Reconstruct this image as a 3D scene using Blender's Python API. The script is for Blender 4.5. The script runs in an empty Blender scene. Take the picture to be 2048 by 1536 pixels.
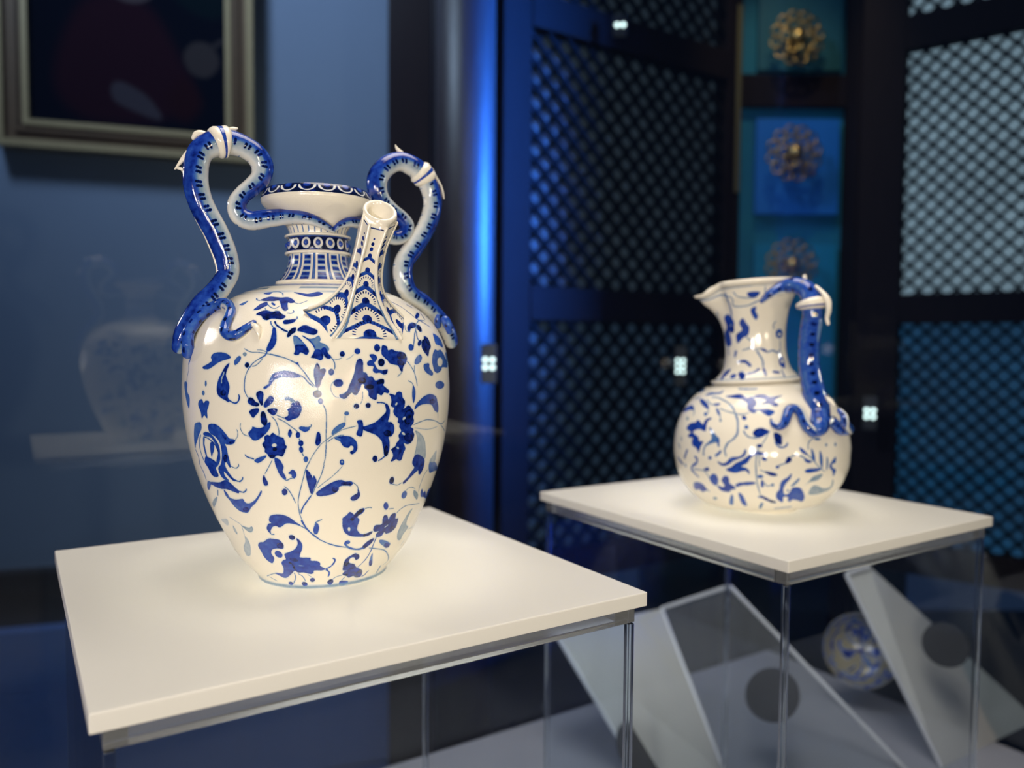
import bpy, bmesh, math, random, json
import numpy as np
from mathutils import Vector, Matrix
random.seed(7)
G = json.loads(r'''{"LT":[[-935,-304,1702,48],[-903,-293,1790,67],[-846,-275,1887,78],[-779,-253,1988,82],[-714,-232,2062,79],[-662,-215,2134,75],[-619,-201,2219,75],[-624,-203,2309,79],[-650,-211,2398,83],[-689,-224,2499,83],[-737,-240,2595,83],[-779,-253,2691,83],[-804,-261,2790,84],[-808,-263,2877,84],[-797,-259,2974,84],[-764,-248,3049,84],[-705,-229,3097,89],[-635,-206,3124,89],[-568,-185,3126,85],[-491,-160,3106,78],[-416,-135,3059,78],[-378,-123,2987,78],[-393,-128,2904,70],[-447,-145,2838,65],[-511,-166,2775,61],[-551,-179,2702,65],[-533,-173,2627,69],[-457,-173,2594,69],[-347,-179,2611,65],[-220,-186,2625,57],[-88,-269,2609,45],[15,-263,2578,34],[108,-202,2535,19]],"RT":[[1051,341,1731,54],[1016,330,1826,62],[935,304,1935,62],[817,266,2045,65],[693,225,2125,73],[646,210,2250,77],[659,214,2369,77],[739,240,2488,77],[828,269,2625,74],[884,287,2757,75],[898,292,2874,75],[869,282,2978,75],[816,265,3063,79],[738,240,3121,79],[632,205,3147,74],[532,173,3104,78],[460,149,3015,81],[447,145,2918,77],[485,158,2826,69],[559,182,2760,61],[639,208,2708,57],[683,222,2649,57],[650,211,2572,57],[565,184,2551,56],[463,104,2587,56],[345,24,2624,51],[229,-137,2611,38],[155,-202,2577,26],[108,-202,2535,15]],"LS":[[-861,-422,1661,40],[-855,-449,1715,40],[-856,-419,1789,40],[-826,-398,1850,40],[-788,-362,1909,40],[-694,-326,1979,41],[-615,-423,1992,40],[-568,-568,1949,35],[-572,-643,1897,33],[-591,-681,1843,33],[-590,-718,1797,34],[-554,-761,1771,34],[-510,-786,1780,30],[-459,-787,1815,27],[-409,-761,1854,20]],"LC":[[-417,-774,1847,14],[-390,-818,1824,20],[-375,-835,1782,13],[-374,-841,1750,3]],"RS":[[868,-157,1926,15],[867,-142,1892,27],[871,-141,1851,23]],"RS2":[[924,-159,1896,34],[946,-161,1850,34],[953,-157,1809,23]],"LH1":[[-763,-248,3113,12],[-822,-267,3058,19],[-876,-285,2984,17],[-931,-303,2903,5]],"LH1b":[[-925,-301,2911,6],[-884,-287,2902,13],[-870,-283,2850,13],[-862,-280,2770,9],[-846,-275,2677,9],[-806,-262,2572,9],[-765,-248,2487,9],[-729,-237,2393,9],[-700,-227,2305,9],[-689,-224,2219,8],[-732,-238,2124,8],[-793,-258,2053,7],[-863,-280,1955,7]],"LH2":[[-750,-244,3163,12],[-687,-223,3178,12],[-611,-199,3203,16],[-566,-184,3220,19],[-540,-176,3230,8]],"LH3":[[-738,-240,3151,27],[-768,-250,3160,27],[-796,-259,3153,23],[-815,-265,3126,15]],"RH1":[[657,214,3197,25],[633,206,3221,19],[609,198,3245,12],[598,194,3270,4]],"RH2":[[850,276,3123,25],[888,288,3111,21],[921,299,3067,13],[971,316,2993,9],[988,321,2931,10],[996,324,2895,6]],"ET":[[95,-391,2166,27],[186,-407,2235,48],[308,-365,2291,70],[414,-415,2300,81],[513,-462,2244,91],[553,-498,2140,96],[561,-505,2001,96],[537,-484,1840,101],[518,-466,1672,101],[511,-460,1503,101],[527,-474,1333,107],[551,-496,1164,117],[572,-515,1011,117],[565,-699,898,89],[501,-737,855,57]],"EL":[[503,-760,856,52],[462,-771,897,52],[427,-761,960,49],[408,-731,1026,47],[364,-718,1080,47],[299,-751,1075,46],[271,-801,1011,46],[242,-844,948,41],[191,-858,922,36],[143,-844,952,26],[129,-818,990,15]],"ER":[[543,-730,862,52],[611,-657,902,52],
[676,-564,941,53],[719,-535,903,53],[770,-511,845,53],[855,-407,833,49],[797,-718,925,42],[791,-712,992,36],[756,-681,1048,26]],"ERidge":[[628,-566,1930,21],[601,-541,1785,21],[561,-505,1640,21],[527,-475,1468,21],[536,-483,1343,21],[570,-513,1194,21],[617,-555,1047,21],[639,-576,960,16]],"ELeaf":[[647,-583,1176,11],[680,-612,1138,26],[708,-638,1099,16]],"EH1":[[573,-516,2206,27],[536,-483,2270,24],[507,-457,2334,21],[505,-454,2374,21]],"EH2":[[602,-542,2261,16],[655,-590,2195,21],[695,-626,2112,31],[700,-630,2020,26],[684,-616,1944,21],[691,-622,1890,18]],"SP":[[[289,-863,2541],[283,-857,2509],[277,-851,2477],[270,-844,2445],[263,-838,2412],[256,-832,2380],[248,-827,2348],[239,-821,2316],[230,-816,2284],[221,-813,2252],[210,-810,2220],[198,-808,2188],[184,-806,2157],[168,-805,2128],[150,-805,2099],[129,-806,2073],[107,-808,2048],[82,-810,2025],[56,-813,2004],[28,-816,1986],[-1,-819,1971],[-31,-823,1958],[-62,-828,1948],[-102,-809,1939]],[[322,-931,2477],[316,-925,2444],[309,-919,2411],[302,-913,2378],[294,-907,2345],[285,-901,2312],[277,-896,2279],[268,-890,2246],[260,-885,2213],[252,-881,2179],[243,-878,2146],[233,-875,2113],[223,-872,2079],[214,-868,2046],[205,-865,2012],[195,-862,1979],[185,-859,1945],[174,-856,1912],[162,-854,1880],[147,-852,1849],[130,-882,1819],[110,-898,1790],[88,-913,1762],[57,-903,1736]],[[433,-891,2461],[421,-886,2429],[409,-882,2397],[397,-878,2365],[386,-874,2333],[377,-868,2301],[371,-862,2268],[368,-854,2234],[366,-846,2200],[366,-840,2166],[366,-833,2132],[368,-825,2098],[373,-817,2065],[380,-808,2032],[391,-797,1999],[405,-786,1968],[420,-774,1936],[436,-761,1905],[453,-748,1874],[472,-734,1844],[496,-744,1813],[514,-748,1782],[533,-752,1752],[543,-731,1722]],[[511,-783,2515],[498,-779,2487],[485,-775,2459],[472,-771,2431],[460,-767,2403],[448,-762,2374],[438,-758,2345],[430,-752,2316],[424,-746,2286],[419,-741,2256],[414,-735,2225],[411,-730,2195],[409,-724,2164],[409,-718,2133],[413,-710,2103],[420,-700,2074],[432,-689,2046],[449,-676,2020],[468,-662,1996],[490,-647,1973],[514,-632,1950],[537,-617,1928],[560,-601,1905],[582,-581,1881]],[[368,-712,2461],[356,-708,2429],[344,-704,2397],[332,-700,2365],[321,-695,2333],[312,-689,2301],[306,-683,2268],[303,-676,2234],[301,-668,2200],[301,-661,2166],[301,-654,2132],[303,-647,2098],[308,-639,2065],[315,-629,2032],[326,-619,1999],[340,-607,1968],[355,-595,1936],[371,-582,1905],[388,-569,1874],[407,-555,1844],[431,-565,1813],[449,-570,1782],[468,-573,1752],[478,-553,1722]],[[257,-752,2477],[251,-746,2444],[244,-740,2411],[237,-734,2378],[229,-728,2345],[220,-723,2312],[212,-717,2279],[203,-712,2246],[195,-706,2213],[187,-703,2179],[178,-699,2146],[168,-696,2113],[158,-693,2079],[149,-690,2046],[140,-687,2012],[130,-683,1979],[120,-680,1945],[109,-678,1912],[97,-675,1880],[82,-674,1849],[65,-703,1819],[45,-719,1790],[23,-734,1762],[-8,-724,1736]]],"RING":[[290,-791,2610],[288,-808,2591],[292,-826,2571],[301,-844,2552],[317,-861,2534],[332,-874,2521],[350,-884,2511],[369,
-893,2503],[389,-900,2497],[409,-904,2494],[429,-905,2494],[455,-903,2499],[477,-895,2509],[493,-883,2523],[504,-868,2542],[506,-843,2569],[495,-816,2598],[472,-791,2624],[448,-774,2640],[421,-762,2652],[392,-754,2659],[364,-751,2659],[330,-756,2651],[304,-770,2634]],"RINGM":[397,-829,2576],"RINGN":[-538,-7412,6691],"pots":[{"o":[-1421,5846,4500],"h":-0.238396747934774,"t":-0.012,"prof":[[462,0],[474,8],[478,30],[497,55],[620,206],[697,357],[770,511],[828,659],[878,808],[916,955],[941,1101],[958,1247],[964,1392],[957,1526],[950,1611],[928,1711],[878,1822],[821,1896],[739,1971],[636,2038],[550,2083],[427,2128],[319,2155],[305,2170],[265,2214],[234,2270],[217,2326],[214,2378],[225,2400],[224,2441],[217,2485],[206,2511],[210,2548],[228,2581],[262,2632],[305,2668],[355,2702],[388,2730],[400,2748],[402,2764]],"S":0.3348201206096721},{"o":[2708,8324,4500],"h":0.3144869570848737,"t":-0.064,"prof":[[352,0],[362,10],[440,20],[535,45],[619,61],[731,155],[806,248],[851,340],[883,432],[895,523],[905,615],[899,706],[886,797],[863,888],[827,973],[777,1064],[711,1154],[630,1229],[523,1298],[468,1335],[447,1362],[417,1388],[361,1452],[335,1517],[315,1629],[312,1735],[319,1879],[354,2060],[394,2171],[427,2235],[444,2330]],"S":0.287892860334371}],"boxes":[[-0.1942,0.3511,0.3447,0.3373],[0.2233,0.6183,0.3239,0.3503]],"yaw":0.57095,"cam":{"f":1556.7493724403337,"z":0.6207566775525419,"R":[[0.999975026761869,0.00033723578369501797,0.007059187249640739],[-0.007067237975283892,0.04771699538134472,0.998835893677824],[-0.0,-0.9988608384674028,0.04771818705899332]]}}''')
PAINT = json.loads(r'''[[[0,75,0,[-801,1742,-810,1758,-785,1781,-732,1787,-676,1783,-638,1768,-623,1752,-659,1740,-701,1730,-737,1717,-775,1698,-825,1678,-881,1678,-894,1690,-838,1710,-798,1729]],[0,65,0,[-590,1721,-584,1740,-560,1762,-540,1759,-541,1737,-562,1715,-581,1705]],[0,35,0,[-496,1775,-500,1766,-510,1762,-521,1766,-527,1775,-523,1784,-513,1787,-502,1784]],[0,85,0,[-631,1718,-664,1696,-692,1658,-718,1620,-733,1582,-737,1544,-725,1513,-694,1492,-661,1480,-636,1468,-627,1481,-638,1503,-629,1534,-624,1568,-639,1605,-656,1639,-649,1671,-634,1699]],[1,15,87,[-694,1586,-693,1614,-680,1642,-672,1664]],[0,98,0,[-650,1527,-657,1514,-676,1508,-694,1513,-702,1526,-695,1540,-676,1546,-658,1540]],[1,70,73,[-639,1487,-611,1472,-576,1463,-552,1479,-545,1504,-550,1520]],[0,95,0,[-472,1706,-476,1694,-488,1690,-500,1694,-505,1706,-500,1717,-489,1722,-477,1717]],[1,60,45,[-348,1787,-363,1765,-406,1743,-440,1721,-461,1700,-482,1672,-499,1635,-506,1585,-504,1545,-487,1511,-470,1490]],[1,50,39,[-376,1749,-398,1724,-425,1703,-454,1697]],[1,45,39,[-524,1813,-469,1790,-411,1787,-354,1779,-299,1768,-243,1755]],[1,40,36,[-423,1803,-384,1800,-348,1787]],[0,90,0,[-388,1453,-404,1481,-420,1521,-403,1540,-382,1541,-369,1524,-373,1487,-375,1457]],[0,80,0,[-371,1450,-357,1478,-336,1503,-322,1512,-300,1497,-308,1472,-335,1450,-359,1438]],[0,90,0,[-346,1423,-316,1432,-280,1429,-287,1401,-307,1389,-330,1401]],[0,95,0,[-387,1410,-366,1410,-354,1376,-350,1345,-365,1319,-391,1338,-395,1376]],[0,90,0,[-474,1412,-445,1428,-406,1431,-407,1410,-429,1388,-448,1372,-465,1390]],[0,95,0,[-482,1471,-470,1499,-445,1496,-425,1475,-402,1463,-409,1447,-451,1450]],[0,72,0,[-951,1435,-940,1464,-900,1479,-879,1454,-854,1471,-817,1466,-825,1437,-845,1404,-851,1356,-883,1374,-917,1352,-924,1391]],[0,50,0,[-841,1583,-844,1569,-852,1564,-860,1569,-864,1582,-861,1596,-853,1602,-845,1596]],[0,50,0,[-863,1522,-867,1510,-879,1505,-891,1510,-896,1521,-891,1532,-880,1537,-868,1533]],[0,60,0,[-1220,1568,-1191,1586,-1139,1577,-1134,1522,-1087,1481,-1113,1407,-1159,1454,-1186,1503]],[1,50,43,[-1114,1756,-1124,1703,-1116,1670,-1142,1623,-1151,1584]],[1,60,85,[-1091,1753,-1107,1726,-1124,1703]],[0,60,0,[-1032,1308,-973,1322,-939,1320,-938,1288,-954,1267,-991,1238,-1030,1201,-1077,1163,-1111,1133,-1105,1175,-1083,1231,-1055,1280]],[0,75,0,[-851,1306,-809,1321,-760,1317,-716,1293,-677,1256,-654,1232,-612,1227,-606,1214,-635,1193,-688,1191,-702,1193,-690,1164,-689,1125,-684,1086,-684,1038,-698,1037,-724,1077,-736,1042,-720,1002,-685,959,-656,944,-687,938,-723,963,-761,999,-766,970,-736,938,-773,939,-809,960,-822,997,-817,1022,-778,1052,-752,1105,-744,1155,-752,1201,-785,1235,-844,1261]],[0,90,0,[-713,1255,-680,1237,-691,1223,-712,1235]],[0,92,0,[-613,1215,-618,1207,-634,1199,-651,1196,-660,1201,-655,1209,-639,1217,-622,1219]],[0,92,0,[-701,1095,-711,1075,-727,1066,-739,1073,-740,1092,-730,1112,-714,1120,-702,1113]],[1,40,40,[-605,1221,-581,1250,-577,1279,-583,1295]],[1,45,47,[-686,1045,-640,1031,-610,1046,-605,1063]],[1,55,68,
[-666,943,-630,938,-601,954,-590,972]],[1,65,215,[-926,1246,-847,1244,-797,1205,-775,1153,-783,1103,-812,1060,-842,1030]],[1,40,91,[-965,1240,-1006,1183,-1016,1128,-1001,1075,-978,1035]],[1,45,79,[-1110,1126,-1080,1074,-1095,1020,-1062,963,-1062,906]],[1,55,156,[-924,1226,-943,1174,-941,1128,-936,1087]],[1,90,49,[-930,1229,-865,1217,-808,1184,-780,1133]],[0,75,0,[-849,1195,-815,1197,-823,1150,-851,1114,-870,1093,-871,1126,-864,1167]],[0,80,0,[-958,1086,-898,1084,-834,1062,-835,1034,-850,1012,-842,964,-886,950,-933,963,-956,1009,-982,1042]],[0,80,0,[-350,1337,-330,1344,-331,1319,-347,1290,-373,1265,-399,1245,-428,1229,-458,1225,-481,1244,-494,1269,-481,1285,-461,1304,-456,1314,-415,1305,-379,1315]],[1,40,40,[-545,1337,-552,1305,-532,1265,-488,1250]],[0,87,0,[-318,1276,-339,1258,-356,1263,-378,1249,-378,1223,-395,1207,-394,1188,-382,1172,-384,1149,-368,1136,-356,1117,-321,1114,-299,1128,-265,1121,-247,1144,-238,1166,-229,1186,-239,1202,-241,1224,-249,1243,-272,1250,-282,1256,-298,1263]],[0,0,0,[-296,1195,-302,1186,-315,1183,-327,1186,-331,1195,-325,1203,-313,1207,-300,1204]],[0,98,0,[-297,1169,-303,1160,-314,1157,-324,1160,-328,1169,-323,1178,-312,1181,-301,1178]],[0,98,0,[-314,1120,-321,1111,-336,1107,-350,1111,-356,1120,-348,1129,-333,1133,-319,1129]],[0,70,0,[-466,1082,-468,1095,-420,1116,-376,1126,-393,1103,-440,1076]],[1,70,59,[-471,1101,-523,1113,-540,1129]],[1,45,39,[-337,1097,-367,1051,-405,999]],[0,85,0,[-413,992,-405,972,-392,941,-399,921,-422,920,-429,944,-427,968]],[0,80,0,[-1042,889,-970,905,-854,914,-774,938,-728,921,-690,891,-660,868,-672,849,-715,857,-784,869,-858,866,-926,873,-971,883]],[0,70,0,[-829,861,-800,838,-782,807,-720,798,-645,808,-633,786,-598,778,-545,799,-500,834,-460,879,-457,865,-496,820,-537,781,-585,749,-630,708,-679,704,-727,715,-768,746,-802,791,-830,817]],[0,90,0,[-616,732,-630,719,-654,712,-675,715,-678,727,-663,740,-639,747,-619,744]],[1,55,75,[-662,865,-621,860,-593,873,-584,888]],[0,65,0,[-1040,901,-985,896,-1064,839,-1103,841]],[1,40,78,[-912,853,-947,805]],[0,40,0,[-1136,723,-1019,777,-965,791,-1047,732,-1154,686]],[0,33,0,[-768,592,-729,586,-679,582,-644,596,-640,572,-671,546,-707,545,-742,566]],[0,28,0,[-789,499,-763,461,-787,395,-847,329,-930,318,-903,389,-821,450]],[0,20,0,[-1110,595,-1007,618,-951,621,-967,579,-1018,560,-1061,574]],[0,30,0,[-896,577,-883,525,-905,502,-924,532]],[1,25,32,[-898,647,-821,618,-768,592,-789,499]],[0,80,0,[-443,669,-423,693,-366,704,-309,699,-264,680,-221,646,-183,619,-223,627,-263,635,-305,634,-344,611,-372,603,-396,614,-429,605,-458,575,-467,550,-485,566,-489,594,-464,626,-434,635,-448,650]],[1,50,55,[-470,554,-460,542,-431,544]],[0,85,0,[-254,874,-263,857,-278,850,-292,857,-295,874,-287,890,-271,897,-258,890]],[1,50,46,[-271,915,-242,886,-218,839,-202,792]],[0,80,0,[-317,1111,-284,1098,-266,1065,-261,1048,-271,1021,-260,998,-252,970,-267,964,-295,997,-311,1041,-320,1081]],[1,50,53,[-267,967,-247,957,-221,970,-200,973]],[0,75,0,[-224,1014,-201,1031,-182,1017,-177,990,-193,
970,-209,980,-211,997,-231,1004]],[1,50,39,[-78,1089,-106,1040,-127,979,-153,900,-173,839,-182,793,-182,749,-177,699,-159,646,-129,580]],[0,85,0,[-107,1026,-91,1019,-72,988,-62,970,-55,987,-39,959,-40,932,-59,890,-71,858,-85,866,-96,913,-107,968]],[0,80,0,[-42,861,-9,888,40,918,89,939,135,947,168,934,211,931,227,916,210,899,169,906,126,898,120,874,95,854,48,842,-25,839]],[0,93,0,[216,913,205,905,176,904,148,910,136,919,147,927,175,929,204,923]],[0,90,0,[116,881,110,866,95,861,79,868,72,884,79,899,94,904,109,897]],[1,60,66,[-82,844,-106,813,-138,774,-161,737,-169,711]],[1,50,39,[18,1062,0,999,-22,952,-44,908,-67,862,-82,844]],[1,35,33,[-34,896,13,933,65,968,109,1007,146,1045]],[1,45,39,[226,923,263,891,274,858]],[0,90,0,[269,869,288,838,287,809,262,789,230,789,217,808,242,828,268,840]],[0,82,0,[-233,1373,-210,1385,-206,1413,-212,1425,-193,1437,-186,1462,-166,1474,-144,1477,-129,1461,-120,1433,-128,1403,-147,1375,-179,1363,-211,1354]],[1,35,176,[-229,1493,-197,1493,-166,1471]],[1,50,39,[-287,1391,-258,1379,-230,1369]],[1,50,42,[-281,1370,-234,1347,-197,1319,-160,1290,-148,1277]],[1,45,45,[-320,1382,-295,1357,-281,1319,-275,1281,-278,1256]],[0,80,0,[-201,1300,-189,1275,-204,1246,-216,1269]],[0,72,0,[-143,1306,-127,1316,-86,1311,-70,1317,-77,1292,-103,1280,-128,1290]],[1,50,38,[-77,1305,-64,1314,-62,1329]],[0,87,0,[-136,1261,-140,1248,-151,1242,-161,1248,-164,1262,-159,1276,-149,1281,-139,1275]],[0,87,0,[-117,1207,-122,1193,-134,1188,-145,1194,-149,1208,-144,1221,-132,1226,-121,1221]],[0,82,0,[-120,1168,-121,1152,-130,1144,-140,1149,-147,1163,-145,1178,-137,1186,-126,1182]],[0,68,0,[-90,1099,-95,1086,-106,1080,-116,1086,-120,1100,-115,1114,-104,1119,-94,1113]],[1,50,64,[-143,1239,-139,1223]],[1,35,65,[-128,1142,-119,1120]],[0,87,0,[-24,1275,-8,1271,-2,1239,-6,1204,-26,1188,-38,1205,-34,1234]],[0,87,0,[8,1521,0,1505,-20,1498,-39,1505,-46,1522,-38,1538,-19,1545,0,1538]],[0,70,0,[16,1474,11,1461,0,1456,-11,1462,-16,1475,-11,1488,1,1493,12,1488]],[1,50,38,[14,1456,29,1427,36,1390,36,1327,33,1263,33,1212,30,1151,25,1102,14,1060]],[1,40,32,[239,1307,179,1296,130,1282,81,1255,36,1225,3,1201,-30,1163,-64,1115,-92,1063]],[0,55,0,[72,1256,72,1278,88,1300,123,1324,156,1335,159,1313,130,1288,94,1268]],[1,15,77,[159,1380,159,1335]],[0,60,0,[185,1391,180,1382,169,1379,157,1383,153,1392,157,1401,169,1405,180,1401]],[0,80,0,[88,1233,120,1244,166,1245,206,1234,238,1202,246,1163,237,1137,213,1122,195,1136,216,1148,218,1171,198,1179,181,1166,147,1178,124,1212]],[0,50,0,[132,1221,124,1217,110,1220,98,1227,95,1236,103,1240,117,1237,129,1229]],[0,98,0,[222,1131,219,1124,209,1121,200,1125,196,1133,200,1140,209,1142,218,1139]],[1,50,39,[42,1209,75,1233,114,1248,153,1252]],[0,97,0,[253,1436,248,1425,235,1421,222,1426,217,1437,222,1448,235,1452,248,1447]],[0,97,0,[334,1437,329,1426,316,1422,304,1427,298,1439,304,1450,316,1454,329,1449]],[0,70,0,[156,1069,152,1055,141,1050,130,1057,125,1071,129,1084,140,1089,151,1083]],[0,10,0,[146,1073,145,1068,140,1067,136,1069,134,1074,136,
1078,140,1080,145,1078]],[0,82,0,[242,1341,272,1343,283,1310,281,1268,271,1236,237,1251,249,1286,249,1318]],[1,35,35,[279,1530,275,1476,262,1448]],[0,83,0,[-332,1953,-314,1953,-299,1911,-293,1860,-305,1821,-337,1793,-355,1802,-350,1830,-336,1871,-332,1912]],[1,60,53,[-363,2009,-352,1984,-325,1953]],[1,60,52,[-348,1796,-363,1768,-402,1746]],[1,90,79,[-332,2008,-309,1976,-259,1942,-218,1925]],[0,98,0,[-222,1897,-215,1925,-193,1949,-165,1955,-167,1924,-189,1908,-211,1887]],[0,90,0,[-154,1935,-131,1963,-108,1973,-80,1969,-51,1952,-17,1938,-14,1917,-37,1904,-78,1911,-119,1924]],[0,50,0,[-175,1897,-150,1887,-119,1856,-92,1823,-72,1795,-85,1770,-111,1782,-127,1785,-139,1770,-165,1773,-159,1798,-171,1843,-178,1880]],[0,88,0,[-160,1830,-131,1836,-95,1829,-71,1795,-85,1770,-111,1782,-127,1785,-139,1770,-168,1775,-159,1798]],[1,75,45,[-175,1897,-151,1890,-119,1860,-89,1823,-72,1788]],[0,88,0,[-590,2233,-560,2258,-512,2276,-438,2267,-375,2260,-316,2265,-255,2239,-219,2200,-251,2187,-281,2194,-270,2151,-256,2117,-277,2102,-310,2127,-342,2175,-379,2221,-431,2215,-483,2217,-526,2218]],[1,60,62,[-583,2226,-626,2234,-672,2261]],[1,45,47,[-222,2193,-174,2180,-134,2200,-105,2219]],[0,85,0,[-567,2116,-557,2151,-538,2186,-495,2204,-463,2165,-490,2139,-517,2120]],[0,95,0,[-514,2071,-486,2100,-441,2109,-387,2096,-330,2102,-296,2073,-257,2048,-283,2024,-326,2028,-365,2029,-397,2017,-434,2029,-462,2055]],[1,55,47,[-481,2185,-422,2143,-370,2128,-338,2157]],[0,75,0,[-386,2160,-394,2157,-412,2165,-431,2181,-441,2194,-433,2197,-413,2188,-394,2173]],[1,45,40,[-468,2134,-437,2109,-377,2093,-345,2117]],[1,60,53,[-254,2080,-218,2077,-201,2092,-214,2111]],[0,87,0,[-266,2000,-258,2016,-218,2020,-178,2024,-179,2003,-216,1987,-252,1984]],[1,60,65,[-177,2019,-164,2032,-170,2048]],[0,80,0,[-282,2341,-201,2332,-116,2316,-11,2350,42,2318,-20,2278,-108,2271,-190,2300]],[0,80,0,[-660,2336,-606,2349,-549,2347,-555,2315,-610,2318]],[1,50,49,[-558,2356,-477,2353,-407,2327,-375,2287]],[0,60,0,[-800,2183,-757,2226,-734,2218,-736,2174]],[0,50,0,[-118,1898,-77,1878,-37,1881,-4,1898,9,1870,2,1853,34,1840,60,1817,62,1798,52,1785,74,1760,70,1747,48,1744,29,1760,23,1767,19,1745,3,1732,-22,1745,-41,1751,-57,1751,-50,1767,-28,1799,-37,1824,-63,1854]],[0,87,0,[-44,1767,-28,1802,11,1798,23,1760,9,1735,-22,1745,-54,1753]],[0,85,0,[11,1805,37,1817,55,1779,74,1757,64,1744,42,1751,23,1779]],[1,80,45,[-118,1898,-74,1871,-40,1830,-28,1799]],[1,50,45,[74,1754,92,1725,98,1700,94,1675]],[0,85,0,[90,1658,85,1644,72,1638,60,1644,55,1659,61,1673,73,1679,85,1673]],[1,35,38,[86,1741,115,1737,148,1750]],[0,90,0,[166,1773,161,1761,148,1756,136,1761,132,1774,138,1786,150,1791,162,1786]],[0,75,0,[275,1790,268,1777,253,1772,239,1777,234,1790,241,1804,256,1809,270,1803]],[1,20,38,[229,1771,201,1749,173,1737]],[1,50,52,[-330,1778,-279,1764,-229,1751,-190,1734,-145,1712,-126,1690,-95,1653,-71,1616,-40,1578,-31,1560]],[0,75,0,[-137,1715,-140,1710,-145,1707,-150,1710,-153,1715,-150,1720,-145,1722,-140,1720]],[0,75,0,[-322,
1623,-305,1648,-276,1663,-228,1669,-180,1663,-148,1650,-120,1638,-133,1629,-171,1626,-212,1629,-247,1629,-276,1620,-299,1608,-318,1584,-325,1580,-332,1596]],[1,60,128,[-318,1593,-342,1571,-368,1559]],[1,55,57,[-127,1638,-102,1625,-77,1597,-40,1563]],[0,85,0,[-19,1714,-7,1692,-4,1677,24,1682,37,1673,30,1645,10,1608,-6,1566,-28,1566,-33,1603,-39,1640,-37,1680]],[1,95,76,[-19,1714,-7,1695,-3,1677]],[1,50,44,[-15,1566,-14,1544]],[0,86,0,[148,1587,139,1570,117,1564,95,1571,86,1589,95,1606,118,1612,140,1605]],[1,30,32,[89,1601,71,1577,69,1546,81,1517,99,1500,125,1493]],[0,86,0,[276,1740,287,1723,287,1688,287,1656,309,1648,322,1624,350,1623,371,1597,408,1606,435,1603,436,1579,428,1567,450,1547,474,1527,464,1511,434,1517,413,1499,389,1511,380,1505,377,1476,357,1474,322,1498,316,1533,292,1552,291,1574,272,1575,262,1550,240,1513,221,1511,204,1524,188,1512,168,1493,152,1486,128,1496,124,1513,140,1516,159,1525,176,1540,189,1571,207,1608,225,1651,235,1695,244,1723,259,1739]],[0,98,0,[306,1599,297,1586,276,1581,256,1587,248,1601,257,1614,277,1619,298,1613]],[0,98,0,[358,1556,350,1546,330,1542,310,1547,303,1558,311,1569,331,1573,351,1568]],[0,97,0,[436,1597,432,1585,414,1575,394,1571,382,1577,385,1588,403,1598,424,1602]],[0,86,0,[459,1828,482,1818,486,1795,520,1801,551,1788,594,1784,632,1767,644,1737,626,1707,601,1681,594,1652,577,1656,558,1689,522,1699,490,1707,472,1726,448,1749,431,1769,434,1802,443,1825]],[0,97,0,[634,1757,618,1739,588,1732,562,1740,554,1758,569,1775,598,1782,626,1775]],[0,95,0,[609,1698,592,1692,570,1697,554,1710,555,1724,571,1730,594,1725,610,1712]],[1,20,79,[589,1649,571,1633,547,1618]],[0,90,0,[425,1812,415,1794,398,1787,382,1795,378,1812,387,1829,405,1837,420,1829]],[0,97,0,[448,1714,439,1696,421,1689,404,1696,398,1715,407,1733,425,1740,442,1732]],[0,78,0,[338,1764,368,1770,392,1753,385,1728,369,1715,376,1696,396,1670,440,1663,468,1668,462,1643,439,1634,409,1647,373,1647,356,1664,361,1690,322,1697,320,1719,342,1731,356,1734]],[0,92,0,[466,1652,460,1643,446,1640,433,1644,428,1653,434,1662,448,1666,461,1661]],[1,40,60,[639,1720,667,1693,701,1649,718,1605,729,1548]],[1,45,50,[711,1692,705,1646]],[0,70,0,[717,1699,720,1722,753,1752,789,1762,803,1741,783,1714,748,1698]],[0,93,0,[724,1944,757,1981,826,2008,870,1996,830,1965,769,1952,739,1929]],[0,96,0,[882,1988,918,1980,906,1939,871,1931,852,1953]],[1,55,62,[887,2006,827,1945,785,1908,748,1852,727,1813]],[0,75,0,[728,1813,716,1797,695,1791,679,1797,675,1814,687,1830,708,1837,725,1830]],[1,60,62,[826,1934,806,1893,810,1860]],[0,93,0,[829,1841,809,1827,791,1823,782,1832,792,1848,813,1863,834,1867,841,1858]],[0,96,0,[903,1897,947,1886,958,1852,953,1816,916,1791,885,1750,848,1775,824,1813,848,1860,886,1875]],[0,68,0,[1095,1918,1201,1896,1262,1861,1228,1811,1131,1826,1060,1837,1064,1876]],[0,68,0,[1138,1536,1101,1518,1033,1513,977,1524,958,1545,982,1563,1041,1569,1108,1557]],[1,35,53,[639,1588,676,1571,689,1547]],[0,66,0,[1012,1796,1059,1788,1136,1792,1214,1752,1250,1724,1320,1695,1288,1661,1121,
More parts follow.
